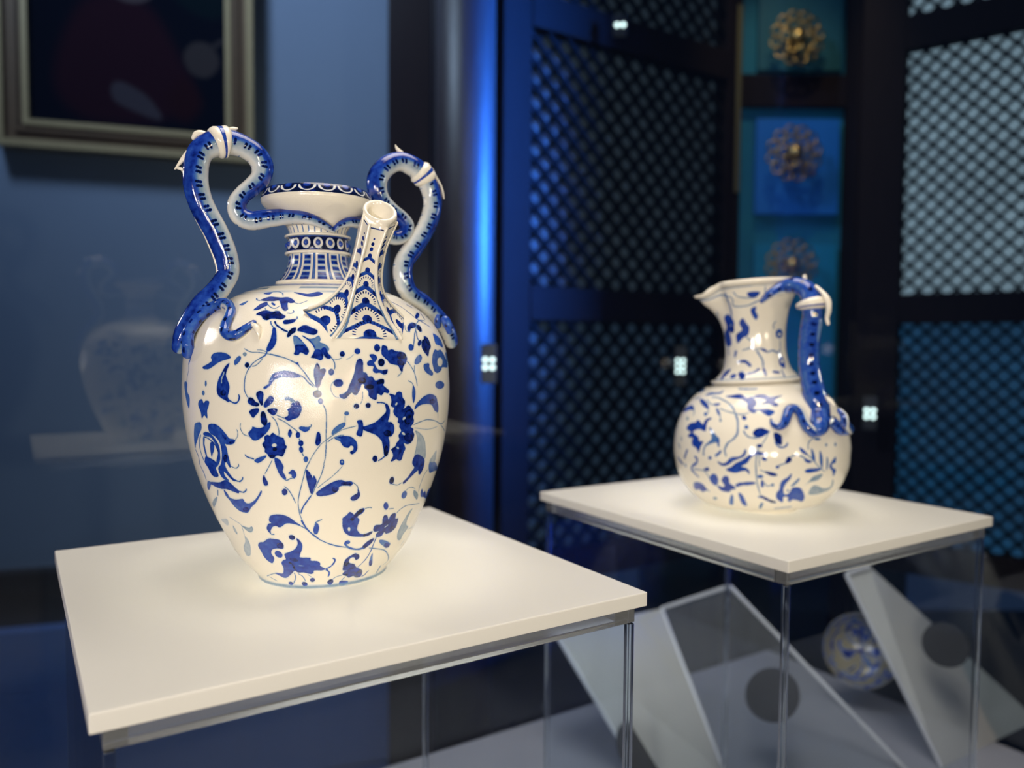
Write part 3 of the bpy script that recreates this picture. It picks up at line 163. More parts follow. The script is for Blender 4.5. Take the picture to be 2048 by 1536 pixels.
def torus_bm(R, r, c=(0, 0, 0), rot=None, n=24, m=8, bm=None):
    bm = bm or bmesh.new(); M = rot or Matrix.Identity(3); V = []
    for i in range(n):
        a = 2 * pi * i / n
        V.append([bm.verts.new(M @ Vector(((R + r * cos(b)) * cos(a), (R + r * cos(b)) * sin(a), r * sin(b))) + Vector(c)) for b in [2 * pi * k / m for k in range(m)]])
    for i in range(n):
        for k in range(m): bm.faces.new((V[i][k], V[(i + 1) % n][k], V[(i + 1) % n][(k + 1) % m], V[i][(k + 1) % m]))
    return bm

# ------------------------------------------------------------------ brush-painted decoration (ink density maps drawn stroke by stroke)
class Canvas:
    def __init__(s, W, H): s.W, s.H, s.D = W, H, np.zeros((H, W), np.float32)
    def mask(s, P, x0, y0, w, h):
        d = np.zeros((h, w + 1), np.int32); n = len(P)
        for i in range(n):
            (ax, ay), (bx, by) = P[i], P[(i + 1) % n]
            if ay == by: continue
            if ay > by: ax, ay, bx, by = bx, by, ax, ay
            r0, r1 = max(0, int(math.ceil(ay - y0 - .5))), min(h - 1, int(math.floor(by - y0 - .5)))
            if r1 < r0: continue
            rr = np.arange(r0, r1 + 1); xc = ax + (rr + y0 + .5 - ay) * (bx - ax) / (by - ay) - x0
            ci = np.clip(np.ceil(xc - .5), 0, w).astype(int); np.add.at(d, (rr, ci), 1)
        return (np.cumsum(d, axis=1)[:, :w] % 2).astype(np.float32)
    @staticmethod
    def blur(m, k):
        if k < 1: return m
        for ax in (0, 1):
            p = [(0, 0), (0, 0)]; p[ax] = (k + 1, k); c = np.cumsum(np.pad(m, p), axis=ax)
            m = (np.take(c, range(2 * k + 1, c.shape[ax]), axis=ax) - np.take(c, range(0, c.shape[ax] - 2 * k - 1), axis=ax)) / (2 * k + 1)
        return m
    def poly(s, P, dens, edge=0.14, soft=1):
        P = np.asarray(P, float); pad = 8
        x0, y0 = int(P[:, 0].min()) - pad, int(P[:, 1].min()) - pad; x1, y1 = int(P[:, 0].max()) + pad, int(P[:, 1].max()) + pad
        y0, y1 = max(0, y0), min(s.H, y1)
        if y1 <= y0 or x1 - x0 > s.W: return
        m0 = s.mask(P, x0, y0, x1 - x0, y1 - y0); m = s.blur(m0, soft)
        d = np.full(m.shape, dens, np.float32)
        if edge and dens > .25:
            inner = s.blur(m0, 5); d = np.clip(dens + edge * (1 - inner) * 1.3 - edge * .35, 0, 1)
        cols = np.arange(x0, x1) % s.W; sub = s.D[y0:y1][:, cols]
        s.D[y0:y1, cols] = sub * (1 - m) + d * m
    def stroke(s, P, wd, dens, taper=True, n=8):
        C = catmull(P, n); T = np.gradient(C, axis=0); T /= np.maximum(1e-6, np.linalg.norm(T, axis=1))[:, None]; Nn = np.stack([-T[:, 1], T[:, 0]], 1)
        t = np.linspace(0, 1, len(C)); ww = wd / 2 * (np.clip(np.minimum(t, 1 - t) * 8 + .45, 0, 1) if taper else 1.0) * (1 + .18 * np.sin(t * 17 + wd * 5))
        s.poly(np.vstack([C + Nn * ww[:, None], (C - Nn * ww[:, None])[::-1]]), dens, edge=0)
    def image(s, name, halo=5):
        D = s.D
        if halo: D = np.maximum(D, np.clip(s.blur(s.blur(D, halo), halo), 0, 1) * .34)
        px = np.ones((s.H, s.W, 4), np.float32); px[..., :3] = D[..., None]
        im = bpy.data.images.new(name, s.W, s.H, alpha=False, float_buffer=False); im.colorspace_settings.name = 'Non-Color'
        im.pixels.foreach_set(px.ravel()); im.pack(); return im

def pot_canvas(shapes, pot, W, H):
    cv = Canvas(W, H); S = pot['S']; pr = np.array(pot['prof'], float) / 10000
    ss = np.concatenate([[0], np.cumsum(np.hypot(*np.diff(pr, axis=0).T))])
    for turn in (pi, 0):                                      # the decoration runs on round the far side
        for kind, dens, wd, q in shapes:
            q = np.array(q, float).reshape(-1, 2); th = q[:, 0] / 1000; s_ = q[:, 1] / 10000
            if turn and abs(th.mean()) > 1.35: continue
            rr = max(.012, np.interp(s_.mean(), ss, pr[:, 0])); kx = 2 * pi * rr / W; ky = S / H      # metres per texel
            X = (th + turn) * rr / ky; Y = s_ / ky; Q = np.stack([X, Y], 1); fx = ky / kx
            dn = dens / 100; dn = min(.97, dn + .08) if kind else dn
            if kind == 0:
                C = catmull(Q, 6, closed=True); C[:, 0] = C[:, 0] * fx + W / 2; cv.poly(C, dn)
            else:
                Cc = catmull(Q, 6); T = np.gradient(Cc, axis=0); T /= np.maximum(1e-6, np.linalg.norm(T, axis=1))[:, None]; Nn = np.stack([-T[:, 1], T[:, 0]], 1)
                t = np.linspace(0, 1, len(Cc)); ww = max(2.2, wd * 1.25 / 100000 / ky) / 2 * np.clip(np.minimum(t, 1 - t) * 8 + .5, 0, 1) * (1 + .15 * np.sin(t * 19))
                C = np.vstack([Cc + Nn * ww[:, None], (Cc - Nn * ww[:, None])[::-1]]); C[:, 0] = C[:, 0] * fx + W / 2; cv.poly(C, dn, edge=0)
    zrow = np.interp((np.arange(H) + .5) / H * S, ss, pr[:, 1]); th = (np.arange(W) + .5) / W * 2 * pi - pi
    return cv, zrow, th

# ------------------------------------------------------------------ materials
def new_mat(name):
    m = bpy.data.materials.new(name); m.use_nodes = True; nt = m.node_tree
    return m, nt, nt.nodes['Principled BSDF']
def plain(name, col, rough=.5, metal=0.0, spec=.5, noise=0.0, nscale=30.0, bump=0.0, coat=0.0, col2=None, stretch=None):
    m, nt, b = new_mat(name); N = nt.nodes; L = nt.links
    b.inputs['Base Color'].default_value = (*col, 1); b.inputs['Roughness'].default_value = rough; b.inputs['Metallic'].default_value = metal
    b.inputs['Specular IOR Level'].default_value = spec; b.inputs['Coat Weight'].default_value = coat; b.inputs['Coat Roughness'].default_value = .08
    if noise or bump:
        tc = N.new('ShaderNodeTexCoord'); nz = N.new('ShaderNodeTexNoise'); nz.inputs['Scale'].default_value = nscale; nz.inputs['Detail'].default_value = 5
        mp = N.new('ShaderNodeMapping'); L.new(tc.outputs['Object'], mp.inputs['Vector']); L.new(mp.outputs[0], nz.inputs['Vector'])
        if stretch: mp.inputs['Scale'].default_value = stretch
        if noise:
            mx = N.new('ShaderNodeMix'); mx.data_type = 'RGBA'; c2 = col2 or tuple(c * (1 - noise) for c in col)
            mx.inputs[6].default_value = (*col, 1); mx.inputs[7].default_value = (*c2, 1); L.new(nz.outputs[0], mx.inputs[0]); L.new(mx.outputs[2], b.inputs['Base Color'])
        if bump:
            bp = N.new('ShaderNodeBump'); bp.inputs['Strength'].default_value = bump; bp.inputs['Distance'].default_value = .002
            L.new(nz.outputs[0], bp.inputs['Height']); L.new(bp.outputs[0], b.inputs['Normal'])
    return m
def glaze(name, img=None, cream=(.83, .775, .66), rough=.16, bump=.06, flat=0.0, uvs=None):
    """tin glaze over cobalt: ink density -> colour, with brushed unevenness and a fine orange-peel glaze"""
    m, nt, b = new_mat(name); N = nt.nodes; L = nt.links
    tc = N.new('ShaderNodeTexCoord')
    n1 = N.new('ShaderNodeTexNoise'); n1.inputs['Scale'].default_value = 260; n1.inputs['Detail'].default_value = 4; L.new(tc.outputs['Object'], n1.inputs['Vector'])
    n2 = N.new('ShaderNodeTexNoise'); n2.inputs['Scale'].default_value = 1500; n2.inputs['Detail'].default_value = 2; L.new(tc.outputs['Object'], n2.inputs['Vector'])
    ramp = N.new('ShaderNodeValToRGB'); cr = ramp.color_ramp
    pts = [(0, cream), (.16, (.52, .56, .60)), (.34, (.18, .27, .36)), (.5, (.07, .165, .40)), (.68, (.018, .068, .38)), (.84, (.006, .026, .25)), (.93, (.003, .011, .12)), (1, (.002, .006, .035))]
    cr.elements[0].position = 0; cr.elements[0].color = (*pts[0][1], 1); cr.elements[1].position = 1; cr.elements[1].color = (*pts[-1][1], 1)
    for p_, c_ in pts[1:-1]:
        e = cr.elements.new(p_); e.color = (*c_, 1)
    if img is not None:
        im = N.new('ShaderNodeTexImage'); im.image = img; im.interpolation = 'Cubic' if False else 'Linear'
        if uvs:
            mp = N.new('ShaderNodeMapping'); L.new(tc.outputs['UV'], mp.inputs[0]); mp.inputs['Scale'].default_value = uvs; L.new(mp.outputs[0], im.inputs[0])
        else: L.new(tc.outputs['UV'], im.inputs[0])
        src = im.outputs[0]
    else:
        v = N.new('ShaderNodeValue'); v.outputs[0].default_value = flat; src = v.outputs[0]
    a = N.new('ShaderNodeMath'); a.operation = 'MULTIPLY_ADD'; L.new(n1.outputs[0], a.inputs[0]); a.inputs[1].default_value = 1.0; a.inputs[2].default_value = .52
    k = N.new('ShaderNodeMath'); k.operation = 'MULTIPLY'; L.new(src, k.inputs[0]); L.new(a.outputs[0], k.inputs[1])
    # solid darks stay dark
    mxx = N.new('ShaderNodeMath'); mxx.operation = 'MULTIPLY_ADD'; L.new(src, mxx.inputs[0]); mxx.inputs[1].default_value = .35; 
    k2 = N.new('ShaderNodeMath'); k2.operation = 'MULTIPLY'; L.new(k.outputs[0], k2.inputs[0]); k2.inputs[1].default_value = .65; L.new(k2.outputs[0], mxx.inputs[2])
    L.new(mxx.outputs[0], ramp.inputs[0])
    L.new(ramp.outputs[0], b.inputs['Base Color'])
    b.inputs['Roughness'].default_value = rough; b.inputs['Specular IOR Level'].default_value = .55
    bp = N.new('ShaderNodeBump'); bp.inputs['Strength'].default_value = bump; bp.inputs['Distance'].default_value = .0006
    L.new(n2.outputs[0], bp.inputs['Height']); L.new(bp.outputs[0], b.inputs['Normal'])
    return m
def thin_clear(name, tint=(.96, .98, 1.0), gain=1.0, haze=0.0):
    m, nt, b = new_mat(name); N = nt.nodes; L = nt.links; N.remove(b)
    tr = N.new('ShaderNodeBsdfTransparent'); tr.inputs[0].default_value = (*tint, 1); gl = N.new('ShaderNodeBsdfGlossy'); gl.inputs['Roughness'].default_value = .01
    fr = N.new('ShaderNodeLayerWeight'); fr.inputs[0].default_value = .5
    p5 = N.new('ShaderNodeMath'); p5.operation = 'POWER'; p5.inputs[1].default_value = 5.0; L.new(fr.outputs['Facing'], p5.inputs[0])
    k = N.new('ShaderNodeMath'); k.operation = 'MULTIPLY_ADD'; k.inputs[1].default_value = .9 - .04 * gain; k.inputs[2].default_value = .04 * gain; L.new(p5.outputs[0], k.inputs[0])
    mx = N.new('ShaderNodeMixShader'); L.new(k.outputs[0], mx.inputs[0]); L.new(tr.outputs[0], mx.inputs[1]); L.new(gl.outputs[0], mx.inputs[2]); out = mx.outputs[0]
    if haze:
        df = N.new('ShaderNodeBsdfTranslucent'); df.inputs[0].default_value = (.8, .8, .78, 1); d2 = N.new('ShaderNodeBsdfDiffuse'); d2.inputs[0].default_value = (.92, .92, .88, 1)
        h = N.new('ShaderNodeMixShader'); h.inputs[0].default_value = .5; L.new(df.outputs[0], h.inputs[1]); L.new(d2.outputs[0], h.inputs[2])
        m2 = N.new('ShaderNodeMixShader'); m2.inputs[0].default_value = haze; L.new(out, m2.inputs[1]); L.new(h.outputs[0], m2.inputs[2]); out = m2.outputs[0]
    L.new(out, N['Material Output'].inputs[0]); return m
def solid_clear(name, rough=0.0, tint=(.93, .97, 1.0)):
    m, nt, b = new_mat(name); b.inputs['Base Color'].default_value = (*tint, 1); b.inputs['Transmission Weight'].default_value = 1; b.inputs['Roughness'].default_value = rough; b.inputs['IOR'].default_value = 1.49
    return m
def emit(name, col, strength, noise=0.0):
    m, nt, b = new_mat(name); N = nt.nodes; L = nt.links
    b.inputs['Base Color'].default_value = (.05, .05, .05, 1); b.inputs['Emission Color'].default_value = (*col, 1); b.inputs['Emission Strength'].default_value = strength
    if noise:
        tc = N.new('ShaderNodeTexCoord'); nz = N.new('ShaderNodeTexNoise'); nz.inputs['Scale'].default_value = 9; L.new(tc.outputs['Object'], nz.inputs['Vector'])
        mx = N.new('ShaderNodeMix'); mx.data_type = 'RGBA'; mx.inputs[6].default_value = (*[c * (1 - noise) for c in col], 1); mx.inputs[7].default_value = (*[min(1, c * (1 + noise)) for c in col], 1)
        L.new(nz.outputs[0], mx.inputs[0]); L.new(mx.outputs[2], b.inputs['Emission Color'])
    return m
M_WALL = plain('blue_grey_wall_paint', (.215, .275, .39), .85, noise=.10, nscale=4)
M_DECK = plain('grey_display_deck', (.30, .31, .36), .55, noise=.06, nscale=8)
M_WOOD = plain('dark_polished_mahogany', (.022, .009, .009), .30, noise=.5, nscale=9, stretch=(6, 6, .6), coat=.6)
M_WOODM = plain('dark_matt_mahogany', (.013, .007, .008), .75, spec=.12, noise=.4, nscale=12, stretch=(5, 5, .8))
M_SLAT = plain('black_brown_lattice_wood', (.005, .005, .007), .8, spec=.1)
M_BLUE = plain('deep_blue_painted_wood', (.12, .24, .60), .5, noise=.1)
M_DARK = plain('dark_trim_paint', (.006, .007, .012), .5)
M_GOLD = plain('aged_gilding', (.55, .36, .13), .32, metal=1.0, noise=.3, nscale=60)
M_GOLDP = plain('pale_gilded_edge', (.44, .33, .17), .45, metal=.1, noise=.2, nscale=40)
M_BROWNF = plain('brown_frame_wood', (.14, .075, .03), .5, noise=.3, nscale=20)
def frosted_plate():
    m, nt, b = new_mat('frosted_white_acrylic'); N = nt.nodes; L = nt.links; N.remove(b)
    d = N.new('ShaderNodeBsdfDiffuse'); d.inputs[0].default_value = (.90, .88, .82, 1); t = N.new('ShaderNodeBsdfTranslucent'); t.inputs[0].default_value = (.86, .84, .79, 1)
    g = N.new('ShaderNodeBsdfGlossy'); g.inputs['Roughness'].default_value = .35
    lw = N.new('ShaderNodeLayerWeight'); lw.inputs[0].default_value = .5; p5 = N.new('ShaderNodeMath'); p5.operation = 'POWER'; p5.inputs[1].default_value = 4.0; L.new(lw.outputs['Facing'], p5.inputs[0])
    k = N.new('ShaderNodeMath'); k.operation = 'MULTIPLY_ADD'; k.inputs[1].default_value = .35; k.inputs[2].default_value = .04; L.new(p5.outputs[0], k.inputs[0])
    a = N.new('ShaderNodeMixShader'); a.inputs[0].default_value = .30; L.new(d.outputs[0], a.inputs[1]); L.new(t.outputs[0], a.inputs[2])
    c = N.new('ShaderNodeMixShader'); L.new(k.outputs[0], c.inputs[0]); L.new(a.outputs[0], c.inputs[1]); L.new(g.outputs[0], c.inputs[2]); L.new(c.outputs[0], N['Material Output'].inputs[0]); return m
M_PLATE = frosted_plate()
M_CLEAR = thin_clear('clear_acrylic_sheet', gain=.8)
M_PANE = thin_clear('case_glass', tint=(.93, .97, .99), gain=1.3)
M_BAR = solid_clear('clear_acrylic_edge', rough=.06)
M_TOPE = solid_clear('polished_acrylic_top_edge', rough=.10); M_TOPE.node_tree.nodes['Principled BSDF'].inputs['Transmission Weight'].default_value = .88
M_FROST = thin_clear('frosted_acrylic_sheet', haze=.86)
M_HAZE = thin_clear('scuffed_clear_acrylic', haze=.10)
M_EDGE = plain('bright_polished_acrylic_edge', (.62, .63, .66), .25)
M_DISC = plain('charcoal_felt_disc', (.03, .032, .036), .8)
M_GLINT = emit('spot_reflection_glow', (.80, 1.0, .94), 2.6)  # glow for the made-up spotlight reflections
M_GLINTBACK = plain('black_glint_backing', (.01, .01, .012), .4)
M_CREAM = glaze('cream_glaze', flat=0.0); M_COBALT = glaze('cobalt_glaze', flat=.72); M_PALEBLUE = glaze('pale_blue_glaze', flat=.42)

# ------------------------------------------------------------------ the setting
YAW = G['yaw']; A = Vector((cos(YAW), sin(YAW), 0)); NN = Vector((-sin(YAW), cos(YAW), 0))
def world_box(name, o, u, u0, u1, n0, n1, z0, z1, mat, kind='structure', bevel=0.0, parent=None):
    ang = math.atan2(u[1], u[0])
    ob = box(name, u0, u1, n0, n1, z0, z1, mat, parent, bevel)
    ob.location = o; ob.rotation_euler = (0, 0, ang)
    if kind: ob['kind'] = kind
    return ob
O = Vector((0, 0, 0))
FLOORZ = -0.80
box('floor', -5, 4, -3.5, 4.2, FLOORZ - .05, FLOORZ, plain('dark_parquet', (.03, .022, .02), .35, noise=.3, nscale=6))['kind'] = 'structure'
W0 = Vector((-.374, 2.60, 0)); WD = Vector((.954, .299, 0)).normalized()
world_box('wall_left', W0, WD, -3.2, .02, .0, .12, FLOORZ, 2.6, M_WALL)
# dado along the foot of the wall: dark shelf, shadow gap coloured as a dark strip, blue ribbed panel
world_box('trim_1', W0, WD, -3.2, .0, -.060, .0, -.115, -.040, M_DARK, bevel=.006)
world_box('trim_2', W0, WD, -3.2, .0, -.030, .0, -.205, -.116, plain('navy_shadow_gap', (.012, .018, .035), .5))
bp = world_box('trim_3', W0, WD, -3.2, -.02, -.05, .0, FLOORZ, -.206, M_BLUE)
bm = bmesh.new()
for i in range(26): box_bm(-3.2, -.03, -.056, -.050, -.225 - i * .021, -.213 - i * .021, bm=bm)
rb = bm_obj('ribs', bm, M_BLUE, bp); rb['kind'] = 'stuff'
# the deck of the display case and its glass
world_box('floor_display_deck', O, A, -1.5, 1.30, -.45, 1.04, -.06, 0, M_DECK)
world_box('window_1', O, A, -1.5, 1.315, 1.045, 1.051, -.06, 1.75, M_PANE)
world_box('window_2', O, A, 1.309, 1.315, -.45, 1.044, -.06, 1.75, M_PANE)

# ------------------------------------------------------------------ dark joinery behind
world_box('door_1', Vector((0, 0, 0)), Vector((1, 0, 0)), -.345, -.225, 2.16, 2.24, FLOORZ, 2.3, M_WOOD, bevel=.004)
dj = box('trim_4', -.215, -.200, 2.08, 2.16, FLOORZ, 2.3, M_WOOD, bevel=.003); dj['kind'] = 'structure'
bm = bmesh.new(); bmesh.ops.create_cone(bm, cap_ends=True, segments=64, radius1=.069, radius2=.069, depth=3.1)
M_COLW = plain('waxed_dark_column', (.030, .012, .014), .55, noise=.5, nscale=30, stretch=(3, 3, .5), bump=.9, coat=.5); M_COLW.node_tree.nodes['Principled BSDF'].inputs['Coat Roughness'].default_value = .42
pil = bm_obj('pilaster', bm, M_COLW, None, smooth=False, loc=(-.112, 1.83, FLOORZ + 1.55))
pil.data.polygons.foreach_set('use_smooth', [len(p.vertices) == 4 for p in pil.data.polygons])
tag(pil, 'rounded glossy dark wood column with a long blue sheen beside the lattice shutter', 'column')
pb = box('column_edge', -.15, -.06, 1.84, 2.06, FLOORZ, 2.3, M_WOODM, pil); pb.location = (.112, -1.83, -(FLOORZ + 1.55))

UNIT = bpy.data.meshes.new('slat'); _bm = box_bm(-.5, .5, -.5, .5, -.5, .5); _bm.to_mesh(UNIT); _bm.free(); UNIT.materials.append(M_SLAT)
def shutter(name, label, o, u, s0, s1, open_x, open_z, diag, ztop, slat_w):
    root = empty(name, (o[0], o[1], 0), math.atan2(u[1], u[0])); tag(root, label, 'shutter')
    box('stile', s0, open_x[0], -.02, .02, .02, ztop, M_WOODM, root, .003); box('stile', open_x[1], s1, -.02, .02, .02, ztop, M_WOODM, root, .003)
    zz = [.02] + [z for p in open_z for z in p] + [ztop]
    for a, b in zip(zz[::2], zz[1::2]): box('rail', open_x[0], open_x[1], -.022, .018, a, b, M_WOODM, root, .003)
    x0, x1 = open_x
    for z0, z1 in open_z:
        for sgn in (1, -1):
            k0 = math.floor((x0 + (z0 if sgn > 0 else -z1)) / diag); k1 = math.ceil((x1 + (z1 if sgn > 0 else -z0)) / diag)
            for k in range(k0, k1 + 1):
                c = k * diag + .3 * diag                     # line x + sgn*z = c
                pts = []
                xa = max(x0, min(c - sgn * z0, c - sgn * z1)); xb = min(x1, max(c - sgn * z0, c - sgn * z1))
                if xb - xa < .012: continue
                za, zb = (c - xa) * sgn, (c - xb) * sgn
                L_ = math.hypot(xb - xa, zb - za)
                link('slat', UNIT, None, root, loc=((xa + xb) / 2, -.006 if sgn > 0 else .004, (za + zb) / 2), rot=(0, math.atan2(-(zb - za), xb - xa), 0), scale=(L_ + .006, .009, slat_w))
    return root
P1 = NN * 1.6
sh1 = shutter('lattice_shutter', 'dim dark lattice shutter between the rounded column and the gilt ornaments', P1, A, .985, 1.775, (1.066, 1.745), ((.10, .686), (.771, 1.39), (1.474, 1.95)), .058, 2.2, .0112)
B2 = Vector((.805, -.593, 0)).normalized(); Q2 = Vector((1.05, 2.10, 0))
sh2 = shutter('lattice_shutter', 'brighter pale-backed lattice shutter behind the right plinth, at the edge of the picture', Q2, B2, -.115, .70, (-.008, .62), ((.10, .690), (.768, 1.408), (1.497, 1.95)), .0445, 2.2, .0078)
# frosted panes behind the lattice, lit by dusk light from outside
def pane(name, o, u, s0, s1, z0, z1, mat): world_box(name, o, u, s0, s1, .05, .055, z0, z1, mat)
pane('window_3', P1, A, 1.04, 1.765, .745, 1.99, emit('dusk_pane_dim', (.17, .25, .33), .06, .5))
pane('window_4', P1, A, 1.04, 1.77, .06, .735, emit('dusk_pane_navy', (.09, .17, .28), .09, .5))
pane('window_5', Q2, B2, -.03, .65, .745, 1.99, emit('dusk_pane_pale', (.40, .56, .66), .33, .35))
pane('window_6', Q2, B2, -.03, .65, .06, .735, emit('dusk_pane_blue', (.02, .20, .46), .14, .6))
# recessed teal panel in the corner between the two shutters
M_TEAL = plain('teal_lacquer_panel', (.02, .25, .38), .4, noise=.6, nscale=5, col2=(.01, .10, .24))
box('wall_back', .45, 1.35, 2.62, 2.70, FLOORZ, 2.3, plain('blue_niche_wall', (.01, .05, .10), .5, noise=.7, nscale=4, col2=(.004, .015, .03)))['kind'] = 'structure'
pn = empty('niche_panel', (0, 0, 0)); tag(pn, 'tall dark teal panel with cross rails holding the gilt roundels', 'panel')
box('backing', .669, .984, 2.36, 2.38, .02, 2.2, M_TEAL, pn)
for z0, z1 in ((1.335, 1.43), (.02, .10)): box('rail', .669, .984, 2.336, 2.36, z0, z1, M_WOODM, pn, .003)
for z0, z1, m_ in ((1.02, 1.30, plain('blue_reflection_inset', (.008, .15, .60), .5)), (1.44, 2.1, plain('green_teal_inset', (.015, .12, .17), .5, noise=.4, nscale=6)), (.42, .93, plain('teal_reflection_inset', (.008, .28, .55), .5, noise=.5, nscale=7))): box('inset', .72, .965, 2.336, 2.36, z0, z1, m_, pn, .002)  # blue and teal insets hold a screen reflection as colour
for nm_, xa_, xb_, ya_ in (('trim_5', .645, .668, 2.32), ('trim_6', .985, 1.02, 2.27)): box(nm_, xa_, xb_, ya_, 2.38, FLOORZ, 2.2, M_WOODM, None, .003)['kind'] = 'structure'
box('gilt_strip', .650, .664, 2.314, 2.32, 1.08, 1.62, plain('dull_gilt_strip', (.10, .085, .035), .5), bpy.data.objects['trim_5'])
def roundel(x, y, z, R, label):
    root = empty('gilt_roundel', (x, y, z)); tag(root, label, 'ornament', 'gilt openwork roundels on the teal panel')
    sphere('boss', (0, -.02, 0), R * .28, M_GOLD, root, 14, 10)
    box('mount', -R * .2, R * .2, 0, .035, -R * .2, R * .2, M_WOODM, root)
    for ringi, (n, rr, rt) in enumerate(((6, .45, .17), (12, .80, .17))):
        for k in range(n):
            a = 2 * pi * k / n + ringi * .2
            bm = torus_bm(R * rt, R * .035, (R * rr * cos(a), -.012 if ringi else -.03, R * rr * sin(a)), Matrix.Rotation(pi / 2 + .3 * sin(a), 3, 'X') @ Matrix.Rotation(.3 * cos(a), 3, 'Y'), 16, 6)
            bm_obj('scroll', bm, M_GOLD, root, smooth=True)
            sphere('bead', (R * (rr + .02) * cos(a + .26), -.018, R * (rr + .02) * sin(a + .26)), R * .07, M_GOLD, root, 8, 6)
    bm_obj('rim', torus_bm(R * .62, R * .03, (0, -.012, 0), Matrix.Rotation(pi / 2, 3, 'X'), 32, 6), M_GOLD, root, smooth=True)
    return root
roundel(.815, 2.300, 1.515, .080, 'gilt openwork roundel at the top of the teal panel, cut near the picture edge')
roundel(.815, 2.300, 1.187, .083, 'gilt openwork roundel halfway down the teal panel, on blue')
roundel(.815, 2.300, .865, .078, 'lowest gilt openwork roundel, just above the ewer')

# glowing dots added in place of spotlight reflections in the case glass
def spot_glint(x, y, z, n, r, label, face=(0, -1, 0)):
    root = empty('spot_reflection', (x, y, z), math.atan2(-x, y)); tag(root, label, 'reflection', 'glowing stand-ins for spotlight reflections')
    box('glint_backing', -r * 2.1, r * 2.1, 0, .012, -r * (n + 1.2), r * (n + 1.2), M_GLINTBACK, root, .002)
    for i in range(n):
        bm = bmesh.new(); bmesh.ops.create_cone(bm, cap_ends=True, segments=16, radius1=r * .62, radius2=r * .62, depth=.004)
        bm_obj('lens', bm, M_GLINT, root, loc=((i % 2 - .5) * r * 1.9, -.003, (i // 2 - (n // 2 - 1) / 2) * r * 2.0), rot=(pi / 2, 0, 0))
spot_glint(-.052, 1.735, .583, 4, .0085, 'glowing stand-in for a spotlight reflection, low on the dark post beside the large vase')
spot_glint(.455, 2.105, .572, 6, .0075, 'glowing stand-in for a spotlight reflection, on the lattice left of the ewer neck')
spot_glint(.955, 2.07, .450, 4, .0085, 'glowing stand-in for a spotlight reflection, low on the dark post right of the ewer')
spot_glint(.264, 1.985, 1.425, 2, .008, 'glowing stand-in for a spotlight reflection, high on the top rail of the dim shutter')

